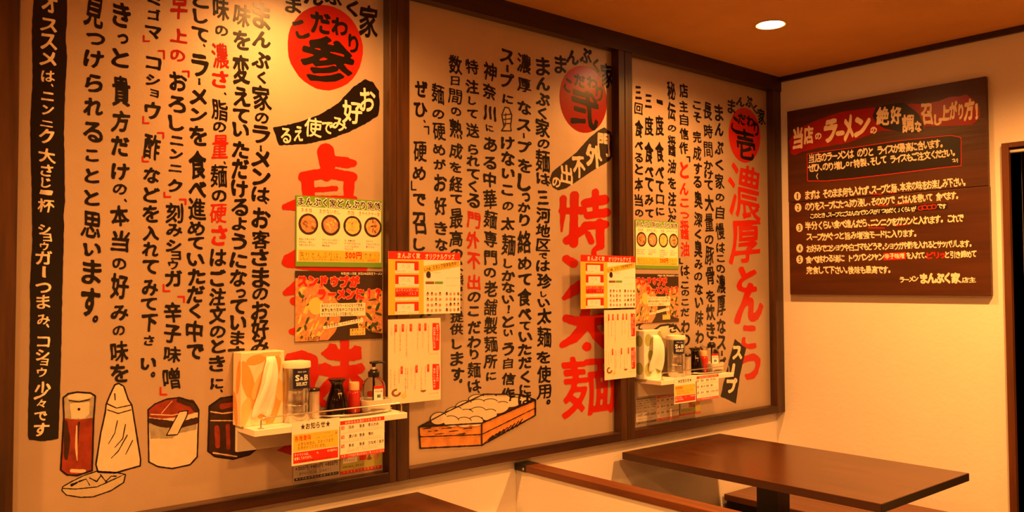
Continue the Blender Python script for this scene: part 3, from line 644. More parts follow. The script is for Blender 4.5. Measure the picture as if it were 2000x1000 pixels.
sign_line(SW, 'このとき、スープとごはんのバランスが「つゆだく」くらいが', (255, 316), (1020, 262), 38, T9); sign_line(SL, 'GOOD', (1068, 254), (1172, 246), 44, T9, bold=.03); sign_line(SW, 'です', (1215, 243), (1246, 241), 38, T9)
sign_line(SW, '半分くらい食べ進んだら、ニンニクをガツンと入れます。 これで', (225, 390), (1370, 332), 60, T9)
sign_line(SW, 'スープがぐっと旨み増強モードに入ります。', (235, 474), (1030, 444), 56, T9)
sign_line(SW, 'お好みでコショウや白ゴマもどうぞ。ショウガや酢を入れるとサッパリします。', (232, 562), (1445, 520), 54, T9)
sign_line(SW, '食べ終わる頃に トウバンジャン', (230, 642), (775, 622), 54, T9); sign_line(SW, 'を入れて、', (980, 612), (1110, 610), 50, T9); sign_line(SW, 'と引き締めて', (1270, 606), (1470, 600), 52, T9)
sign_line(SL, 'ピリッ', (1140, 610), (1240, 610), 52, T9)
sign_line(SW, '完食して下さい。後味も最高です。', (235, 722), (835, 718), 56, T9)
sign_line(SW, 'ラーメン', (930, 795), (1035, 788), 46, T9); sign_line(SW, 'まんぷく家', (1095, 785), (1335, 782), 76, T9, bold=.06); sign_line(SW, '店主', (1405, 795), (1458, 795), 40, T9)
RBX = [(790, 594), (958, 586), (958, 640), (792, 648)]
px_paint(SL, polys=[T9(RBX)], rough=.3)
for s in ([(695, 150), (780, 152)], [(832, 143), (880, 138)], [(745, 234), (825, 238)], [(880, 228), (980, 218)], [(675, 404), (800, 405)], [(885, 388), (992, 374)]): px_paint(SL, strokes=[T9([(*p, 3.6) for p in s])])
NB = Ink(S2, .0013)
for k, (x, y) in enumerate([(145, 166), (150, 252), (160, 403), (162, 558), (162, 642)]):
    (px, py), = T9([(x, y)]); px_paint(SW, polys=[ell(px, py, 6.6, 8.4, n=24)], step=.9); hw = 1.2 if k == 0 else 2.2; px_char(NB, '12345'[k], px - hw, py - 5.4, px + hw, py + 5.4, bold=.03, jit=0)
SW2 = Ink(S2, .0013); sign_line(SW2, '辛子味噌', (818, 618), (932, 612), 40, T9)
SL.build('red_lettering', SGR2, sign); SW.build('cream_lettering', SGW, sign); SW2.build('boxed_lettering', SGW, sign); NB.build('black_numerals', SGB, sign)

#@@POSTERS
# ================================================================== LAMINATED SHEETS
PAPER = mat('paper', (.86, .82, .70), .35, spec=.5); PGREEN = mat('print_green', (.16, .36, .035), .35); PYEL = mat('print_yellow', (.86, .55, .06), .35); PRED = mat('print_red', (.62, .025, .008), .32)
PBLK = mat('print_black', (.03, .02, .02), .35); PDRK = mat('print_dark_bowl', (.045, .025, .015), .3); PCRM = mat('print_cream', (.92, .86, .62), .35); PORG = mat('print_food_orange', (.85, .38, .14), .35, noise=.5, nscale=90); PFOOD = mat('print_food_pale', (.85, .55, .22), .35, noise=.45, nscale=120)
PPINK = mat('print_pink', (.85, .36, .22), .35, noise=.4, nscale=120); PLEAF = mat('print_leaf', (.05, .09, .02), .35); PGREY = mat('print_grey', (.42, .38, .33), .35); PBRN = mat('print_brown', (.25, .10, .04), .35); PWHT = mat('print_white', (.93, .90, .82), .35); PEGG = mat('print_egg', (.9, .62, .16), .35)
class Sheet:
    """rectangle on a plane x=const; prints in (u right 0..1, v down 0..1)"""
    def __init__(s, name, corners, x, label, cat, group=None, base=PAPER, thick=.0009, rect=None):
        if rect is None:
            P = [onX(*c, x) for c in corners]
            s.y0 = (P[0][1] + P[3][1]) / 2; s.y1 = (P[1][1] + P[2][1]) / 2; s.z1 = (P[0][2] + P[1][2]) / 2; s.z0 = (P[2][2] + P[3][2]) / 2
        else: s.y0, s.y1, s.z0, s.z1 = rect
        s.x = x; s.W = s.y1 - s.y0; s.H = s.z1 - s.z0
        s.t = empty(name, (x, (s.y0 + s.y1) / 2, s.z0), label, cat, group)
        bx('paper', (x - thick, x, s.y0, s.y1, s.z0, s.z1), base, s.t)
        s.S = Flat((x, s.y0, s.z1), (0, 1, 0), (0, 0, 1), (1, 0, 0)); s.n = 0; s.cur = {}
    def ink(s, lvl): return Ink(s.S, .00012 * (lvl + 1))
    def R(s, ink, u0, v0, u1, v1): ink.rect(u0 * s.W, -v1 * s.H, u1 * s.W, -v0 * s.H)
    def T(s, ink, t, u0, u1, v, h, slope=0, bold=.02, res=24): ink.text(t, u0 * s.W, u1 * s.W, -v * s.H, h * s.H, bold=bold, res=res, slope=slope)
    def D(s, ink, u, v, r, ry=None, **k): ink.disc(u * s.W, -v * s.H, r * s.H, (ry or r) * s.H, **k)
    def done(s, **k):
        for (name, (ik, m)) in k.items(): ik.build(name, m, s.t)

def blobs(sh, lvl, u, v, r, mats, n, seed, size=(.12, .3)):
    rr = random.Random(seed); iks = [sh.ink(lvl + k) for k in range(len(mats))]
    for k in range(n):
        a = rr.uniform(0, 2 * PI); q = r * math.sqrt(rr.random()) * .8
        s1 = r * rr.uniform(*size); th = rr.uniform(0, PI); cu, cv = u * sh.W + q * sh.H * math.cos(a), -v * sh.H + q * sh.H * math.sin(a)
        P = []
        for j in range(9):
            b = 2 * PI * j / 9; x, y = s1 * sh.H * math.cos(b), s1 * sh.H * .45 * math.sin(b) * rr.uniform(.8, 1.2); P.append((cu + x * math.cos(th) - y * math.sin(th), cv + x * math.sin(th) + y * math.cos(th)))
        iks[k % len(mats)].poly(P)
    return iks
def bowl_poster(corners, x, label, group):
    s = Sheet('rice_bowl_poster', corners, x, label, 'poster', group, base=PGREEN)
    cr = s.ink(0); s.R(cr, .012, .155, .985, .93); yl = s.ink(1); s.R(yl, .03, .765, .97, .925)
    cr.build('cream_field', PCRM, s.t); yl.build('price_band', PYEL, s.t)
    wt = s.ink(2); s.T(wt, 'まんぷく家どんぶり家族', .01, .99, .082, .135, bold=.10); wt.build('heading_outline', PWHT, s.t)
    bk = s.ink(3); s.T(bk, 'まんぷく家どんぶり家族', .01, .99, .082, .125, bold=.035, res=30)
    rd = s.ink(2)
    for t, a, b in (('ネギ丼', .05, .18), ('まかないめし', .25, .50), ('肉飯', .575, .665), ('きゃべチャー丼', .71, .97)): s.T(rd, t, a, b, .205, .075, bold=.012)
    for k, u in enumerate((.137, .387, .64, .885)):
        dk = s.ink(1); s.D(dk, u, .40, .152, n=32); o = dk.build('bowl_picture', PDRK, s.t)
        f = s.ink(2); s.D(f, u, .40, .118, n=20, wob=.06); f.build('food', (PORG, PPINK, PEGG, PFOOD)[k], o)
        iks = blobs(s, 3, u, .40, .115, [PFOOD, (PPINK, PORG, PFOOD, PORG)[k], (PBRN, PEGG, PEGG, PBRN)[k]], 26, 40 + k)
        for ik, m in zip(iks, [PFOOD, (PPINK, PORG, PFOOD, PORG)[k], (PBRN, PEGG, PEGG, PBRN)[k]]): ik.build('food', m, o)
    sm = [('野菜シャキシャキ！', '辛ネギと一緒に', '相性ベストマッチ！'), ('チャーシュー好き！', 'とろとろで仕上げ', '無料大盛'), ('肉、数量限定', 'やっぱり旨みたっぷ', 'とんこつ醤油仕立', 'で仕上げる'), ('きゃべつ', '旨みとシャキッと', '食べごたえ')]
    for k, ls in enumerate(sm):
        for j, t in enumerate(ls): s.T(bk, t, .035 + .255 * k, .035 + .255 * k + .021 * len(t), .615 + .042 * j, .036, bold=.02, res=16)
    s.T(bk, '各種どんぶりは、', .035, .545, .835, .10, bold=.006); s.T(bk, 'です！！', .77, .99, .835, .10, bold=.006)
    s.T(rd, '500円', .55, .755, .83, .115, bold=.05); s.T(bk, '※各種（きゃべチャー丼を除く）ミニどんぶりは、', .04, .81, .90, .045, bold=.012, res=18); s.T(rd, '400円！', .815, .97, .90, .048, bold=.02, res=18)
    bk.build('black_print', PBLK, s.t); rd.build('red_print', PRED, s.t); return s
def ramen_poster(corners, x, label, group):
    s = Sheet('ramen_poster', corners, x, label, 'poster', group, base=PDRK)
    a = s.ink(0)
    a.poly([(u * s.W, -v * s.H) for u, v in [(.0, .10), (.12, .12), (.30, .2), (.42, .34), (.49, .5), (.50, .7), (.44, .88), (.36, .99), (0.0, .99)][::-1]])
    a.poly([(u * s.W, -v * s.H) for u, v in [(.70, .40), (.80, .29), (.92, .26), (1.0, .30), (1.0, .93), (.86, .90), (.74, .78), (.66, .6)][::-1]]); a.build('ramen_bowl_picture', PORG, s.t)
    rr = random.Random(9); ms = [PFOOD, PEGG, PPINK, PORG]; iks = [s.ink(1 + k) for k in range(4)]; lf = s.ink(5)
    for k in range(150):
        if k % 3: u, v = rr.uniform(.02, .47), rr.uniform(.18, .97)
        else: u, v = rr.uniform(.72, .98), rr.uniform(.32, .9)
        if u < .5 and (u - .0) ** 2 / .235 + (v - .62) ** 2 / .2 > 1: continue
        L, w, th = rr.uniform(.03, .10) * s.H, rr.uniform(.010, .028) * s.H, rr.uniform(.3, 1.5) if k % 3 else rr.uniform(0, PI)
        cu, cv = u * s.W, -v * s.H
        P = [(cu + (L * math.cos(b) * math.cos(th) - w * math.sin(b) * math.sin(th)), cv + (L * math.cos(b) * math.sin(th) + w * math.sin(b) * math.cos(th))) for b in [2 * PI * j / 8 for j in range(8)]]
        P = [(min(max(p[0], .001 * s.W), s.W * .999), min(max(p[1], -s.H * .998), -.002)) for p in P]
        (iks[k % 4] if k % 12 else lf).poly(P)
    for ik, m in zip(iks, ms): ik.build('food', m, s.t)
    lf.build('leaf_garnish', PLEAF, s.t)
    dk = s.ink(6)
    for (u, v, a, L) in ((.05, .33, 1.9, .10), (.08, .36, .6, .06), (.13, .70, 1.1, .13), (.11, .80, 1.7, .10), (.04, .82, .7, .10), (.07, .93, .5, .05), (.33, .76, .9, .09), (.36, .68, 1.2, .07), (.29, .40, .3, .05), (.80, .78, 1.3, .09), (.86, .84, 1.0, .09), (.93, .78, 1.2, .07), (.72, .70, .9, .06), (.97, .88, .4, .06)):
        cu, cv, l, w = u * s.W, -v * s.H, L * s.H, .022 * s.H
        dk.poly([(cu + x * math.cos(a) - y * math.sin(a), max(cv + x * math.sin(a) + y * math.cos(a), -s.H * .995)) for x, y in ((-l * .5, 0), (-l * .2, -w), (l * .3, -w * .7), (l * .5, 0), (l * .2, w), (-l * .3, w * .6))])
    dk.build('nori_garnish', PLEAF, s.t)
    eg = s.ink(6); s.D(eg, .225, .50, .115, .125, n=22); eg.build('egg', PEGG, s.t)
    o1, r1 = s.ink(8), s.ink(9)
    for t, u0, u1, v, h in (('スンドゥブが', .02, .72, .15, .17), ('ラーメンに！？', .235, 1.0, .335, .17)):
        s.T(o1, t, u0, u1, v, h, bold=.12); s.T(r1, t, u0, u1, v, h, bold=.075)
    o1.build('title_outline', PPINK, s.t); r1.build('title_lettering', PRED, s.t)
    bxk = s.ink(7); s.R(bxk, .27, .465, .79, .655); bxk.poly([(u * s.W, -v * s.H) for u, v in [(.30, .79), (.76, .685), (.77, .75), (.31, .835)][::-1]]); bxk.build('caption_box', PCRM, s.t)
    yb = s.ink(7); s.R(yb, .61, .84, .79, .94); yb.build('topping_box', PEGG, s.t)
    bk = s.ink(10); s.T(bk, 'あのスンドゥブがラーメンになって登場！', .28, .78, .50, .055, bold=.02); s.T(bk, '濃厚な魚介風味やコク旨な辛さが', .28, .78, .56, .055, bold=.02); s.T(bk, 'ヤミツキになること間違いなし！！', .28, .70, .62, .055, bold=.02)
    s.T(bk, 'おすすめは、ミニライスセット', .33, .74, .795, .06, slope=.155, bold=.02); s.T(bk, '炙りチーズ', .625, .775, .865, .045, bold=.02, res=18); s.T(bk, 'トッピング', .625, .775, .915, .045, bold=.02, res=18)
    s.T(bk, '1250円', .10, .27, .955, .065, bold=.02); s.T(bk, '1350円', .80, .96, .905, .065, bold=.02); bk.build('black_print', PBLK, s.t)
    w = s.ink(10); s.T(w, '令和5年11月度 井田248店限定ラーメン', .50, .995, .035, .045, bold=.03, res=20); w.build('white_print', PWHT, s.t); return s
def goods_poster(corners, x, label, group):
    s = Sheet('goods_poster', corners, x, label, 'poster', group, base=PWHT)
    rd = s.ink(1); s.R(rd, 0, 0, 1, .125); yl = s.ink(0); s.R(yl, 0, .128, .475, 1); yl.build('yellow_field', PYEL, s.t)
    wt = s.ink(4); s.T(wt, 'まんぷく家', .11, .43, .065, .10, bold=.03, res=30); s.T(wt, 'オリジナルグッズ', .49, .92, .07, .10, bold=.03, res=30)
    pw = s.ink(2); bk = s.ink(5); gy = s.ink(4); br = s.ink(4); gn = s.ink(3); pk = s.ink(3)
    for k in range(4):
        v = .155 + .215 * k
        s.R(rd, .09, v, .405, v + .165) if k != 2 else s.R(rd, .09, v, .405, v + .13)
        if k != 2: s.R(pw, .115 + .02 * (k == 1), v + .03, .345, v + .145); s.T(pk, '高畑', .16, .30, v + .085, .07, bold=.01, res=20)
        s.R(pw, .09, v + .145, .405, v + .19); s.T(bk, '400円' if k == 0 else '500円' if k == 1 else '800円', .26, .40, v + .168, .035, res=16, bold=.01)
        s.T(br, 'ステッカー', .10, .24, v + .165, .03, res=16, slope=.08)
    s.T(wt, 'カッティングシール', .095, .40, .155 + .43 + .03, .05, res=20, bold=.02); s.T(wt, '（L）', .27, .38, .155 + .43 + .08, .05, res=18); s.T(bk, 'マンプク', .10, .26, .70, .05, slope=.12, res=18)
    band = s.ink(2); band.poly([(u * s.W, -v * s.H) for u, v in [(.48, .335), (.47, .225), (.985, .13), (.995, .225)]]); band.build('yellow_band', PYEL, s.t)
    s.T(bk, 'LINE', .48, .575, .285, .07, slope=.16, bold=.02); s.T(bk, 'スタンプ好評販売中!!', .595, .985, .255, .08, slope=.17, bold=.02)
    s.D(bk, .54, .365, .045, .055, n=18); s.D(pk, .555, .40, .025, .02, n=12)
    s.T(bk, 'まんぷく家スタンプ', .60, .71, .33, .022, res=14); s.R(br, .50, .475, .62, .515); s.R(gn, .63, .475, .745, .515); s.T(bk, 'まんぷくラーメンスタンプ', .79, .985, .42, .022, res=14)
    s.T(gy, 'クリエイターズスタンプ', .50, .72, .56, .02, res=14); s.T(gy, 'スタンプの説明文です', .78, .98, .54, .02, res=14); s.T(gy, 'クリックで試着', .50, .69, .60, .02, res=14)
    rr = random.Random(4)
    for i in range(4):
        for j in range(4):
            for g, (u0, du) in enumerate(((.53, .058), (.80, .056))):
                u, v = u0 + du * i, .672 + .088 * j
                s.D(pk if g == 0 or (i + j) % 3 else br, u, v + .008, .024, .026, n=9, wob=.25)
                if rr.random() < .55: s.D(bk if rr.random() < .5 else br, u, v - .012, .017, .014, n=8, wob=.2)
    rd.build('red_heading_band', PRED, s.t); pw.build('white_card', PWHT, s.t); wt.build('white_print', PWHT, s.t); bk.build('black_print', PBLK, s.t); gy.build('grey_print', PGREY, s.t); br.build('brown_print', PBRN, s.t); gn.build('green_button', PGREEN, s.t); pk.build('pink_picture', PPINK, s.t); return s
def howto_sheet(corners, x, label, group, curl=True):
    s = Sheet('eating_guide_sheet', corners, x, label, 'notice', group, base=mat('cream_paper', (.84, .74, .56), .5))
    rd = s.ink(0); wt = s.ink(2); bk = s.ink(1); pk = s.ink(1)
    for (v0, v1, t1, t2) in ((.06, .40, '家系ラーメンの', '絶対後悔しないたべ方'), (.56, .88, '当店おすすめの', '美味しい食べ方')):
        rd.poly([(u * s.W, -v * s.H) for u, v in [(.84, v0), (.97, v0 + .005), (.985, v0 + .1), (.975, v1 - .01), (.93, v1), (.85, v1 - .005), (.835, v0 + .15)][::-1]])
        wt.vtext(t1, .935 * s.W, -(v0 + .02) * s.H, -(v0 + .22) * s.H, .055 * s.W); wt.vtext(t2, .875 * s.W, -(v0 + .05) * s.H, -(v1 - .03) * s.H, .05 * s.W)
        s.T(bk, 'まんぷく家', .77, .95, v1 + .035, .02, res=14)
    T = 'まずはそのままスープと麺の味をお楽しみくださいニンニクを少し入れて混ぜて食べますお好みでコショウや酢を入れるとさっぱりします最後にごはんを入れて海苔で巻いて食べると最高です'
    rr = random.Random(2); off = 0
    for (v0, cols, marks) in ((.06, [(.76, .34), (.65, .28), (.55, .30), (.45, .10), (.34, .38), (.22, .30), (.12, .32), (.06, .11)], [.70, .59, .42, .27, .14]), (.56, [(.70, .24), (.62, .30), (.50, .28), (.43, .20), (.36, .26), (.32, .30), (.20, .18), (.12, .22), (.05, .24)], [.755, .53, .25])):
        for m in marks: rd.rect((m - .022) * s.W, -(v0 + .09) * s.H, (m + .022) * s.W, -(v0) * s.H); wt.vtext('その一', m * s.W, -(v0 + .008) * s.H, -(v0 + .08) * s.H, .03 * s.W, res=14)
        for (u, L) in cols:
            n = int(L / .021); seg = ''.join(T[(off + q) % len(T)] for q in range(n)); off += n
            (pk if rr.random() < .3 else bk).vtext(seg, u * s.W, -(v0 + .02) * s.H, -(v0 + .02 + L) * s.H, .032 * s.W, res=14)
    g = s.ink(1)
    ring = [(.15 + .09 * math.cos(a), .865 + .048 * math.sin(a)) for a in np.linspace(0, 2 * PI, 19)[:-1]]; inn = [(.15 + .045 * math.cos(a), .865 + .024 * math.sin(a)) for a in np.linspace(0, 2 * PI, 19)[:-1]]
    for k in range(14): g.poly([(p[0] * s.W, -p[1] * s.H) for p in (ring[k], ring[k + 1], inn[k + 1], inn[k])])
    g.poly([(u * s.W, -v * s.H) for u, v in [(.60, .865), (.72, .865), (.70, .885), (.66, .893), (.62, .885)][::-1]]); g.build('sketch', PBRN, s.t)
    c = s.ink(2); c.poly([(u * s.W, -v * s.H) for u, v in [(.23, .90), (.31, .87), (.35, .92), (.27, .945)][::-1]]); c.build('card_picture', PEGG, s.t)
    rd.build('red_label', PRED, s.t); wt.build('white_print', PWHT, s.t); bk.build('black_print', PBRN, s.t); pk.build('pink_print', PPINK, s.t); return s
def notice(rect, x, label, group):
    s = Sheet('seasoning_notice', None, x, label, 'notice', group, rect=rect)
    yl = s.ink(0); s.R(yl, .03, .285, .97, .68); yl.build('yellow_field', PYEL, s.t); rd = s.ink(0); s.R(rd, .03, .70, .97, .955)
    bk = s.ink(1); s.T(bk, '★お知らせ★', .17, .80, .12, .16, bold=.035, res=30); r2 = s.ink(1); s.T(r2, '各種薬味', .05, .40, .385, .14, bold=.03)
    gn = s.ink(1); s.T(gn, 'ニンニク・辛味噌・', .44, .84, .33, .06, res=16); s.T(gn, '生姜・ゴマ・お酢', .48, .86, .42, .06, res=16); s.T(bk, 'が', .90, .96, .36, .08)
    s.T(bk, '必要な場合は、スタッフまで', .12, .87, .52, .09, bold=.015); s.T(bk, 'お声がけくださいませ。', .12, .74, .61, .09, bold=.015)
    wt = s.ink(2); s.T(wt, 'ティッシュは、', .05, .38, .76, .075, bold=.03, res=18); s.T(wt, 'も', .50, .56, .77, .06, res=18); s.T(wt, 'の2箇所に', .73, .96, .76, .06, res=18, bold=.03); s.T(wt, '設置しております。', .05, .44, .845, .075, bold=.03, res=18); s.T(bk, 'ご自由にお使いくださいませ。', .14, .86, .92, .05, res=16)
    rd.build('red_field', PRED, s.t); r2.build('red_print', PRED, s.t); bk.build('black_print', PBLK, s.t); wt.build('white_print', PWHT, s.t); gn.build('green_print', PGREEN, s.t); return s
def menu_sheet(rect, x, label, group):
    s = Sheet('noodle_choice_sheet', None, x, label, 'notice', group, rect=rect)
    rd = s.ink(0); s.R(rd, 0, 0, 1, .105); s.R(rd, 0, .90, 1, 1); wt = s.ink(2); s.T(wt, 'お好みをお選びくださいませ', .10, .92, .055, .085, bold=.02); s.T(wt, '※スープや麺の量は別紙をご覧くださいませ', .02, .99, .95, .075, bold=.02, res=18)
    bk = s.ink(1); gy = s.ink(1)
    for k, (a, b, c, d) in enumerate((('麺', '固め', '普通', '柔らかめ'), ('味', '濃いめ', '普通', '薄め'), ('脂', '多め', '普通', '少なめ｜抜き'))):
        v = .19 + .245 * k; s.R(rd, .02, v - .045, .09, v + .045); s.T(wt, a, .025, .085, v, .085, res=18); s.T(bk, b, .18, .18 + .065 * len(b), v, .10, bold=.03); s.T(bk, c, .42, .54, v, .10, bold=.03); s.T(bk, d, .62, .62 + .062 * len(d), v, .10, bold=.03)
        s.T(gy, '・もっと固めや柔らかめもできます', .12, .92, v + .095, .04, res=14); s.R(gy, .02, v + .135, .98, v + .139) if k < 2 else s.T(gy, '・量は調整できます。ご注文時にお伝えください', .12, .84, v + .145, .04, res=14)
    rd.build('red_field', PRED, s.t); bk.build('black_print', PBLK, s.t); gy.build('brown_print', PBRN, s.t); wt.build('white_print', PWHT, s.t); return s
def price_sheet(corners, x, label, group, tall=False):
    s = Sheet('price_sheet', corners, x, label, 'notice', group, base=mat('grey_print_paper', (.60, .56, .52), .35))
    bk = s.ink(0); gy = s.ink(0); dk = s.ink(0); s.R(dk, .02, .90, .98, .985); s.R(dk, .02, .02, .98, .055)
    wt = s.ink(1); s.T(wt, '売り切れの際はご容赦ください', .04, .96, .94, .06, res=16)
    for k in range(3):
        u = .03 + .32 * k
        s.R(gy, u, .50, u + .30, .505); s.R(gy, u, .50, u + .004, .70); s.T(bk, '味玉のせ', u + .05, u + .24, .54, .06, res=16); s.T(bk, ('+300円', '+400円', '+800円')[k], u + .01, u + .29, .66, .13, bold=.04)
        for j in range(4): s.T(bk, ('辛味ネギ増', 'のり増し', 'ほうれん草', 'チャーシュー')[(j + k) % 4], u + .01, u + .28, .12 + .09 * j, .07, res=16, bold=.03)
    s.T(bk, '餃子もいっしょに、いかが？！', .12, .82, .81, .085, res=18); bk.build('black_print', PBLK, s.t); gy.build('ruled_line', PGREY, s.t); dk.build('dark_band', PBLK, s.t); wt.build('white_print', PWHT, s.t); return s
def offer_sheet(corners, x, label, group):
    s = Sheet('offer_sheet', corners, x, label, 'notice', group, base=mat('lime_print_paper', (.50, .50, .12), .35))
    wt = s.ink(0); s.R(wt, .06, .52, .40, .72); bk = s.ink(1); s.T(bk, 'チャーハン', .09, .36, .58, .06, res=16); s.T(bk, 'できました', .09, .34, .65, .06, res=16); s.T(bk, 'お持ち帰り、承ります', .06, .56, .82, .07, res=16)
    rd = s.ink(0); s.R(rd, .45, .50, .62, .70); s.R(rd, 0, .92, 1, 1); s.R(rd, .0, .0, 1, .06); br = s.ink(1); br.poly([(u * s.W, -v * s.H) for u, v in [(.62, .70), (.66, .62), (.69, .45), (.71, .62), (.76, .70), (.69, .73)][::-1]]); f = s.ink(0); s.D(f, .85, .60, .11, .14, n=12, wob=.1); s.D(f, .30, .28, .12, .14, n=12, wob=.1)
    w2 = s.ink(2); s.T(w2, 'テイクアウト受付中です', .05, .95, .96, .06, res=16)
    wt.build('white_card', PWHT, s.t); bk.build('black_print', PBLK, s.t); rd.build('red_field', PRED, s.t); br.build('sauce_picture', PBRN, s.t); f.build('food_picture', PORG, s.t); w2.build('white_print', PWHT, s.t); return s

XS = XP + .003
bowl_poster([(578, 383), (747, 391), (746, 520), (577, 523)], XS, 'green and cream rice bowl poster above the nearer shelf', 'rice bowl posters')
ramen_poster([(577, 528), (747, 531), (747, 661), (576, 668)], XS, 'dark poster of red soup ramen just above the nearer tissue box and can', 'ramen posters')
goods_poster([(758, 486), (899, 498), (899, 612), (759, 615)], XF + .003, 'red headed goods poster hung over the post right of the nearer rice bowl poster', 'goods posters')
howto_sheet([(758, 624), (859, 621), (862, 782), (758, 789)], XF + .003, 'cream eating guide sheet at the left edge of the middle board', 'eating guide sheets')
bowl_poster([(1241, 430), (1325, 433), (1325, 526), (1241, 524)], XS, 'green and cream rice bowl poster above the farther shelf', 'rice bowl posters')
ramen_poster([(1241, 533), (1325, 537), (1326, 629), (1241, 632)], XS, 'dark poster of red soup ramen above the farther tissue box', 'ramen posters')
goods_poster([(1134, 497), (1241, 501), (1241, 601), (1134, 603)], XF + .003, 'red headed goods poster overlapping the big red characters of the middle board', 'goods posters')
howto_sheet([(1181, 606), (1242, 604), (1242, 738), (1180, 741)], XF + .003, 'cream eating guide sheet beside the farther shelf', 'eating guide sheets')

#@@SHELVES
# ================================================================== SHELVES AND WHAT STANDS ON THEM
SHW = mat('white_melamine', (.84, .80, .70), .35, bump=0); STEEL = mat('brushed_steel', (.62, .58, .52), .28, metal=1); TIN = mat('tin', (.52, .50, .46), .24, metal=1, bump=0)
GLASS = mat('clear_plastic', (.9, .88, .82), .08, alpha=.22); LIQ = mat('clear_gel', (.96, .92, .84), .04, trans=1, ior=1.33); SOY = mat('soy_sauce_glass', (.006, .002, .001), .08, spec=.35); BLKP = mat('black_plastic', (.015, .013, .012), .3)
REDB = mat('red_bottle_plastic', (.45, .02, .012), .18, spec=.6, coat=.4); PEACH = mat('pale_orange_cap', (.90, .50, .25), .4); WP = mat('white_plastic', (.86, .80, .68), .3); NAVY = mat('navy_label', (.012, .014, .055), .4); CLID = mat('cream_lid', (.88, .80, .62), .4)
TISS = mat('tissue_paper', (.90, .86, .76), .9); PICK = mat('bamboo', (.75, .52, .28), .6)
ZS = EYE - .403
def shelf_set(dy, dz, far):
    nf = 'farther' if far else 'nearer'
    z1 = ZS + dz; z0 = z1 - .018; y0, y1 = .973 + dy, 1.476 + dy; XE = -2.262
    t = empty('wall_shelf', (XP, (y0 + y1) / 2, z0), f'white wall shelf with a thin steel rail, {nf} one' + (' on the farthest menu board' if far else ' on the first menu board'), 'shelf', 'white wall shelves')
    bx('shelf_board', (XP + .0005, XE, y0, y1, z0, z1), SHW, t, bev=.001); bx('back_plate', (XP + .0005, XP + .014, y0, y1 + .012, EYE - .481 + dz, z0), SHW, t, bev=.001)
    yr0, yr1, xr = y0 + .026, y1 - .010, XE - .018; R = .010; zr = z1 + .030
    pts = [(xr, yr0, z1), (xr, yr0, zr - R)] + [(xr, yr0 + R - R * math.cos(a), zr - R + R * math.sin(a)) for a in (.4, .8, 1.2, 1.57)] + [(xr, yr1 - R + R * math.sin(a), zr - R + R * math.cos(a)) for a in (0, .4, .8, 1.2, 1.57)] + [(xr, yr1, z1)]
    q = MB(); q.tube(pts, .0022, 8); q.build('rail', STEEL, t, smooth=True)
    for yy in (yr0, yr1): q = MB(); q.lathe([(.009, 0), (.009, .0015), (.004, .003)], (xr, yy, z1), 16); q.build('rail_foot', STEEL, t, smooth=True)
    # notices hanging from the front edge
    xf = XE + .0015
    if not far: n1 = [(569, 826), (663, 815), (663, 897), (571, 910)]; n2 = [(664.5, 823), (750.5, 812.5), (751, 884), (664.5, 895)]
    else: n1 = [(1316, 741), (1359, 734), (1359, 783), (1318, 790)]; n2 = [(1361, 735), (1402, 731), (1405, 777), (1361, 783)]
    def rc(c):
        P = [onX(*p, xf) for p in c]; return ((P[0][1] + P[3][1]) / 2, (P[1][1] + P[2][1]) / 2, (P[2][2] + P[3][2]) / 2, (P[0][2] + P[1][2]) / 2)
    notice(rc(n1), xf, f'yellow and red notice hanging from the {nf} shelf edge', 'seasoning notices'); menu_sheet(rc(n2), xf, f'white sheet with red borders hanging from the {nf} shelf edge', 'noodle choice sheets')
    def Y(px, x=-2.335): return onX(px, 800, x)[1]
    # --- upright tissue box
    if far: ya_, yb_ = Y(1255, -2.35), Y(1314, -2.335)
    else: ya_, yb_ = Y(468, -2.345), Y(553, -2.345)
    yb_ = max(yb_, ya_ + .118) if not far else ya_ + .112; xb0, xb1 = -2.396, -2.338; hb = .212 if not far else .205
    tb = empty('tissue_box', ((xb0 + xb1) / 2, (ya_ + yb_) / 2, z1), 'upright tissue carton with orange petal print' if not far else 'upright tissue carton with green dot print', 'tissue box', 'tissue boxes standing on the shelves')
    CART = mat('cream_carton', (.86, .74, .50), .5) if not far else mat('pale_carton', (.80, .78, .68), .5)
    bx('carton', (xb0, xb1, ya_, yb_, z1, z1 + hb), CART, tb, bev=.003)
    S = Flat((xb1, ya_, z1), (0, 1, 0), (0, 0, 1), (1, 0, 0)); S3 = Flat((xb0, ya_, z1), (1, 0, 0), (0, 0, 1), (0, -1, 0)); wd = yb_ - ya_; dp = xb1 - xb0
    def clipd(ik, cu, cv, ru, rv, th, W_, H_):
        P = []
        for k in range(28):
            a = 2 * PI * k / 28; x, y = ru * math.cos(a), rv * math.sin(a); P.append((min(max(cu + x * math.cos(th) - y * math.sin(th), .0025), W_ - .0025), min(max(cv + x * math.sin(th) + y * math.cos(th), .0025), H_ - .0025)))
        ik.poly(P)
    if not far:
        i1, i2 = Ink(S, .0004), Ink(S, .0007); i3 = Ink(S3, .0004)
        for cu, cv, ru, rv, th in ((.02, .13, .018, .06, .25), (.05, .06, .02, .055, .5), (.095, .15, .02, .05, -.4), (.10, .05, .018, .06, -.3), (.045, .19, .03, .014, .2)): clipd(i1, cu, cv, ru, rv, th, wd, hb)
        for cu, cv, ru, rv, th in ((.012, .04, .016, .045, -.3), (.06, .12, .018, .05, -.5), (.115, .10, .018, .04, .4), (.09, .205, .03, .012, 0)): clipd(i2, cu, cv, ru, rv, th, wd, hb)
        for cu, cv, ru, rv, th in ((.02, .05, .014, .05, .2), (.04, .14, .014, .05, -.2)): clipd(i3, cu, cv, ru, rv, th, dp, hb)
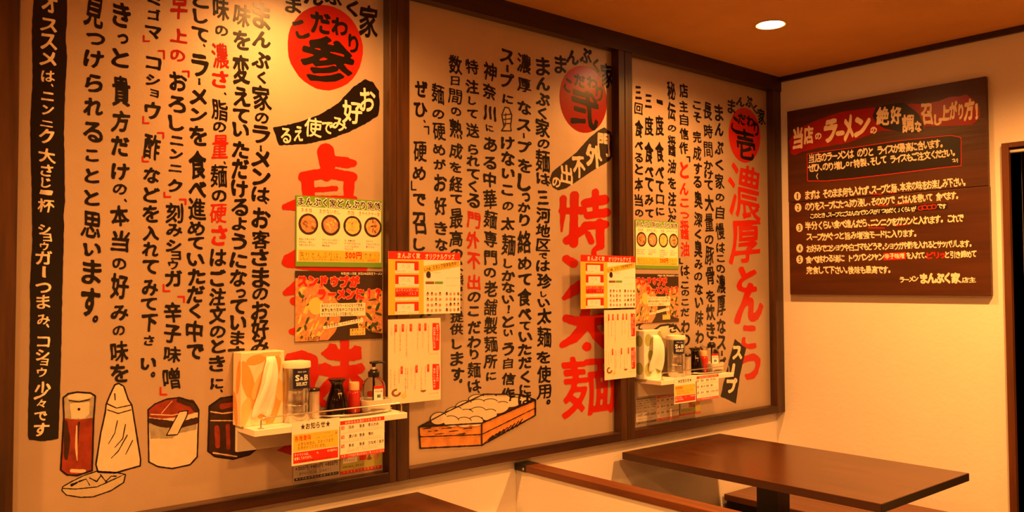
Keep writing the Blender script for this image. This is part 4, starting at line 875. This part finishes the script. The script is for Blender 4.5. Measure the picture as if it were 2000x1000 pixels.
        i1.build('orange_petal_print', mat('carton_orange', (.78, .38, .08), .5), tb); i2.build('pale_petal_print', mat('carton_pale_orange', (.84, .54, .20), .5), tb); i3.build('side_petal_print', mat('carton_orange', (.8, .4, .1)), tb)
    else:
        i1 = Ink(S, .0004); i3 = Ink(S3, .0004); 
        for cu, cv, r in ((.025, .165, .026), (.04, .10, .022), (.025, .04, .028), (.10, .185, .018), (.09, .04, .02)): clipd(i1, cu, cv, r * .8, r, 0, wd, hb)
        for cu, cv, r in ((.03, .16, .024), (.03, .045, .026)): clipd(i3, cu, cv, r * .8, r, 0, dp, hb)
        GR = mat('carton_green', (.36, .42, .12), .5); i1.build('green_dot_print', GR, tb); i3.build('side_dot_print', GR, tb)
    # tissue pulled from the slot, hanging down the front
    rows, cols = 16, 9; vs = []; fs = []
    for r in range(rows + 1):
        f = r / rows; zc = z1 + hb * (.93 - .80 * f if not far else .90 - .72 * f); half = (.013 + .016 * math.sin(min(1, f * 1.4) * PI * .5)) * (1.5 if far else 1); yc_ = ya_ + wd * ((.66 - .20 * f) if not far else (.58 + .05 * f))
        for c in range(cols + 1):
            g = c / cols * 2 - 1; bulge = .004 + .020 * math.sin(PI * min(1, .12 + f * .9)) * (1 - .35 * abs(g)) + .004 * math.sin(g * 6 + f * 5)
            vs.append((xb1 + .0015 + bulge * (1 if r > 0 else .2), yc_ + g * half * (1 + .08 * math.sin(f * 9)), zc + .006 * math.sin(g * 4 + 2) * f))
    n = cols + 1
    for r in range(rows):
        for c in range(cols): fs.append((r * n + c, r * n + c + 1, (r + 1) * n + c + 1, (r + 1) * n + c))
    o = link('tissue', vs, fs, TISS, tb, smooth=True); md = o.modifiers.new('s', 'SOLIDIFY'); md.thickness = .0006
    # --- spice can
    yc = Y(579 if not far else 1322); xc = -2.338; rc_ = .0405
    cn = empty('spice_can', (xc, yc, z1), f'tall tin spice can with navy label and cream lid on the {nf} shelf', 'can', 'spice cans')
    q = MB(); q.lathe([(.039, 0), (rc_, .002), (rc_, .05), (.0398, .052), (rc_, .054), (rc_, .090), (.0396, .092), (.0396, .096), (rc_, .098), (rc_, .170), (.0385, .172)], (xc, yc, z1), 48); q.build('tin_body', TIN, cn, smooth=True)
    q = MB(); q.lathe([(.0425, .160), (.0425, .174), (.041, .1775), (.036, .1775), (.034, .1745), (.001, .1745)], (xc, yc, z1), 48); q.build('lid', CLID, cn, smooth=True)
    a0 = math.atan2(-yc, -xc) + .42; C1 = Cyl((xc, yc), rc_, a0)
    lb = Ink(C1, .0005)
    n = 14; P = [(-.026 + .052 * k / n) for k in range(n + 1)]
    for k in range(n): lb.rect(P[k], z1 + .100, P[k + 1], z1 + .158)
    lb.build('navy_label', NAVY, cn)
    tx = Ink(C1, .0009); tx.text('S', -.021, -.006, z1 + .132, .023, bold=.055, res=30); tx.text('&', -.006, .004, z1 + .130, .014, bold=.03, res=30); tx.text('B', .006, .022, z1 + .132, .023, bold=.055, res=30)
    tx.text('SELECT', -.017, .018, z1 + .114, .013, bold=.05, res=26); tx.text('TOKYO JAPAN', -.013, .014, z1 + .149, .006, res=18)
    tx.build('label_lettering', PWHT, cn); t2 = Ink(C1, .0006); t2.rect(-.026, z1 + .066, 0, z1 + .082); t2.rect(0, z1 + .066, .026, z1 + .082); t2.text('SPICE & HERB', -.022, .022, z1 + .060, .006, res=18); t2.build('dark_print', PBRN, cn)
    # --- toothpick holder
    yt = Y(615 if not far else 1341); xt = -2.345 if not far else -2.33
    th_ = empty('toothpick_holder', (xt, yt, z1), f'clear toothpick holder with dark lid beside the {nf} can', 'toothpick holder', 'toothpick holders')
    q = MB(); q.lathe([(.001, .0005), (.0175, .0005), (.0185, .003), (.0185, .085), (.0172, .085), (.0172, .005), (.001, .004)], (xt, yt, z1), 24); q.build('clear_cup', GLASS, th_, smooth=True)
    q = MB(); q.lathe([(.0195, .084), (.0198, .090), (.017, .093), (.001, .094)], (xt, yt, z1), 24); q.build('lid', BLKP, th_, smooth=True)
    for k in range(16):
        a = k * 2.4; r0 = .0045 + .008 * ((k * 7) % 5) / 5
        q = MB(); q.tube([(xt + r0 * math.cos(a), yt + r0 * math.sin(a), z1 + .006), (xt + (r0 + .0008) * math.cos(a + .3), yt + (r0 + .0008) * math.sin(a + .3), z1 + .066 + .004 * (k % 3)), ], .0011, 5)
        o = q.build('toothpick', PICK); setp(o, f'thin bamboo toothpicks upright inside the clear holder on the {nf} shelf', 'toothpick', f'toothpicks in the holder on the {nf} shelf')
    # --- steel tray with bottles
    ty0, ty1 = (Y(626), Y(764)) if not far else (Y(1347), Y(1408)); ty1 = max(ty1, ty0 + .235) if not far else ty0 + .235
    xt_ = -2.337; tc = ((xt_, (ty0 + ty1) / 2, z1))
    q = MB(); q.lathe([(.80, 0), (.88, .001), (1.0, .009), (1.0, .0105), (.97, .0095), (.86, .0030), (.01, .0030)], (0, 0, 0), 48)
    vs = [(tc[0] + v[0] * .050, tc[1] + v[1] * (ty1 - ty0) / 2, tc[2] + v[2]) for v in q.v]
    o = link('oval_tray', vs, q.f, STEEL, None, True); setp(o, f'shallow oval steel tray under the bottles on the {nf} shelf', 'tray', 'oval trays'); zt = z1 + .0032
    ys_ = Y(659, -2.34) if not far else Y(1350, -2.34)+.035; xs_ = -2.342
    so = empty('soy_sauce_bottle', (xs_, ys_, zt), f'dark flared soy sauce bottle on the {nf} tray', 'bottle', 'soy sauce bottles')
    q = MB(); q.lathe([(.030, 0), (.0345, .003), (.0355, .012), (.0345, .030), (.0290, .055), (.0215, .078), (.0185, .090), (.0180, .098)], (xs_, ys_, zt), 40); q.build('glass_body', SOY, so, smooth=True)
    q = MB(); q.lathe([(.0185, .096), (.0195, .099), (.0220, .104), (.0275, .1085), (.0280, .1115), (.0250, .113), (.0180, .1115), (.001, .1105)], (xs_, ys_, zt), 40); q.build('cap', mat('black_cap', (.02, .015, .012), .2, spec=.7), so, smooth=True)
    tg = Ink(Cyl((xs_, ys_), .0243, math.atan2(-ys_, -xs_) + .35), .0012); tg.rect(-.006, zt + .062, .006, zt + .071); tg.build('small_label', PFOOD, so)
    yr = Y(692, -2.35) if not far else ys_ + .072; xr_ = -2.352
    rb = empty('sauce_bottle', (xr_, yr, zt), f'small red sauce bottle with pale orange cap on the {nf} tray', 'bottle', 'red sauce bottles')
    q = MB(); q.lathe([(.018, 0), (.0205, .003), (.0205, .058), (.0190, .066), (.0150, .071), (.0150, .074)], (xr_, yr, zt), 28); q.build('red_body', REDB, rb, smooth=True)
    q = MB(); q.lathe([(.0165, .072), (.0165, .092), (.0155, .096), (.001, .097)], (xr_, yr, zt), 28); q.build('cap', PEACH, rb, smooth=True)
    # white tub holding the pump bottle
    yp_ = Y(730, -2.34) if not far else Y(1386, -2.34)+.02; xp_ = -2.340
    if not far: yp_ = max(yp_, yr + .060)
    q = MB(); q.lathe([(.040, 0), (.043, .003), (.048, .036), (.0495, .040), (.0480, .0405), (.0455, .036), (.0405, .005), (.001, .004)], (xp_, yp_, zt), 40, sx=.92, sy=1.0, power=5)
    o = q.build('square_tub', WP, None, smooth=True); setp(o, f'white square tub round the foot of the {nf} pump bottle', 'tub', 'white tubs')
    zb = zt + .0045
    pb = empty('pump_bottle', (xp_, yp_, zb), f'clear hand sanitiser bottle with black pump on the {nf} shelf', 'pump bottle', 'pump bottles')
    q = MB(); q.lathe([(.030, 0), (.0345, .002), (.0360, .010), (.0365, .070), (.0350, .082), (.0290, .094), (.0190, .102), (.0125, .105), (.0125, .112)], (xp_, yp_, zb), 40); q.build('clear_body', LIQ, pb, smooth=True)
    q = MB(); q.lathe([(.0175, .1045), (.0185, .106), (.0185, .1200), (.0165, .1225), (.0125, .1225), (.0125, .128), (.0040, .128)], (xp_, yp_, zb), 28); q.build('black_collar', BLKP, pb, smooth=True)
    q = MB(); q.lathe([(.0045, .127), (.0045, .142)], (xp_, yp_, zb), 16); q.build('pump_stem', CLID, pb, smooth=True)
    q = MB(); q.lathe([(.006, .136), (.0065, .144), (.0135, .146), (.0145, .150), (.0135, .1525), (.001, .153)], (xp_, yp_, zb), 24); q.build('pump_head', BLKP, pb, smooth=True)
    q = MB(); q.tube([(xp_, yp_, zb + .1495), (xp_, yp_ + .022, zb + .1500), (xp_, yp_ + .036, zb + .1475), (xp_, yp_ + .041, zb + .1440)], [.0052, .0042, .0034, .0028], 10); q.build('nozzle', BLKP, pb, smooth=True)
    q = MB(); q.tube([(xp_, yp_, zb + .1), (xp_, yp_, zb + .006)], .003, 8); q.build('dip_tube', WP, pb, smooth=True)
    CL = Cyl((xp_, yp_), .0365, math.atan2(-yp_, -xp_) + .45); l1 = Ink(CL, .0006); l2 = Ink(CL, .0009)
    for k in range(8): l1.rect(-.016 + .004 * k, zb + .034, -.012 + .004 * k, zb + .078); l2.rect(-.016 + .004 * k, zb + .070, -.012 + .004 * k, zb + .079)
    l3 = Ink(CL, .0010); l3.text('手指消毒', -.013, .013, zb + .062, .007, res=20); l3.rect(-.006, zb + .042, .005, zb + .052); l1.build('label', PWHT, pb); l2.build('label_red_band', PRED, pb); l3.build('label_print', mat('print_blue', (.05, .12, .3), .4), pb)
shelf_set(0, 0, False)
shelf_set(1.742, .004, True)
price_sheet([(572, 868), (663, 856), (663.5, 928), (574, 941)], XS, 'grey price sheet with 300, 400 and 800 yen boxes under the nearer shelf', 'price sheets')
offer_sheet([(664.5, 855), (746, 845), (746, 914), (664.5, 926)], XS, 'lime green offer sheet under the nearer shelf', 'offer sheets')
price_sheet([(1242, 778), (1283, 774), (1283, 824), (1242, 830)], XS, 'grey price sheet at the lower left corner of the farthest board', 'price sheets')
P = [onX(*p, XS) for p in [(1283, 774), (1326, 768), (1326, 815), (1283, 823)]]
menu_sheet((P[0][1], P[1][1], (P[2][2] + P[3][2]) / 2, (P[0][2] + P[1][2]) / 2), XS, 'white choice sheet with red borders stuck flat on the farthest board', 'noodle choice sheets')
offer_sheet([(1328, 764), (1368, 758), (1368, 806), (1328, 813)], XS, 'lime green offer sheet under the farther shelf', 'offer sheets')

#@@TABLES
# ================================================================== TABLES, PARTITION, BENCH
def table(x0, x1, y0, y1, label, px, py):
    zt = EYE - .690
    t = empty('dining_table', ((x0 + x1) / 2, (y0 + y1) / 2, 0), label, 'table', 'dark dining tables')
    bx('tabletop', (x0, x1, y0, y1, zt - .029, zt), TABLEW, t, bev=.002)
    bx('edge_band', (x1, x1 + .0015, y0 + .001, y1 - .001, zt - .028, zt - .001), mat('black_edge', (.02, .014, .010), .4), t)
    bx('edge_band', (x0 + .001, x1 - .001, y0 - .0015, y0, zt - .028, zt - .001), mat('brown_edge', (.045, .014, .004), .35), t)
    bx('pedestal', (px - .046, px + .046, py - .046, py + .046, .02, zt - .035), mat('dark_metal', (.012, .009, .008), .35), t, bev=.003)
    bx('base_plate', (px - .26, px + .26, py - .2, py + .2, 0, .02), MATS['dark_metal'], t, bev=.004)
    bx('support_plate', (px - .2, px + .2, py - .15, py + .15, zt - .036, zt - .029), MATS['dark_metal'], t)
zt = EYE - .690
c = [onZ(*p, zt) for p in [(1218, 884), (1400, 847), (1892, 922), (1726, 985)]]
table(-2.372, (c[2][0] + c[3][0]) / 2, (c[0][1] + c[3][1]) / 2, (c[1][1] + c[2][1]) / 2, 'dark brown dining table by the back wall, under the wooden sign', -1.90, 2.955)
yk = onZ(806, 957, zt)[1]
table(-2.372, -1.29, yk - .66, yk, 'dark brown dining table in the foreground, only its far corner in view', -1.85, yk - .33)

pt = empty('booth_partition', (-1.75, 2.08, 0), 'low cream partition with a brown wooden top rail between the two tables', 'partition')
bx('partition_body', (XW + .001, -1.05, 2.054, 2.106, 0, EYE - .688), PLASTER, pt)
cap = bx('top_rail', (XW + .001, -1.04, 2.046, 2.112, EYE - .688, EYE - .664), CAPW, pt, bev=.0025)
bx('end_cap', (XW + .0012, -2.345, 2.0445, 2.1135, EYE - .6885, EYE - .6630), BLKP, cap, bev=.0015)
q = MB(); bolt = onY(1022, 916.5, 2.0445)
n = 16; vs = [(bolt[0] + .0052 * math.cos(2 * PI * k / n), 2.0443, bolt[2] + .0052 * math.sin(2 * PI * k / n)) for k in range(n)] + [(bolt[0] + .0035 * math.cos(2 * PI * k / n), 2.0422, bolt[2] + .0035 * math.sin(2 * PI * k / n)) for k in range(n)]
link('bolt_cap', vs, [(k, (k + 1) % n, n + (k + 1) % n, n + k) for k in range(n)] + [tuple(range(n, 2 * n))], STEEL, cap)

zs_ = EYE - .982
bn = empty('bench', (-1.8, 3.55, 0), 'dark bench with brown seat along the back wall behind the far table', 'bench')
bx('seat', (-2.398, -1.36, 3.322, YB - .002, zs_ - .03, zs_), CAPW, bn, bev=.003)
bx('bench_box', (-2.395, -1.36, 3.34, YB - .004, 0, zs_ - .03), mat('bench_black', (.012, .008, .007), .5), bn)
bn2 = empty('bench', (-1.8, 2.3, 0), 'dark bench hidden behind the low cream partition', 'bench')
bx('seat', (-2.398, -1.25, 2.110, 2.46, zs_ - .03, zs_), CAPW, bn2, bev=.003)
bx('bench_box', (-2.395, -1.25, 2.110, 2.44, 0, zs_ - .03), MATS['bench_black'], bn2)
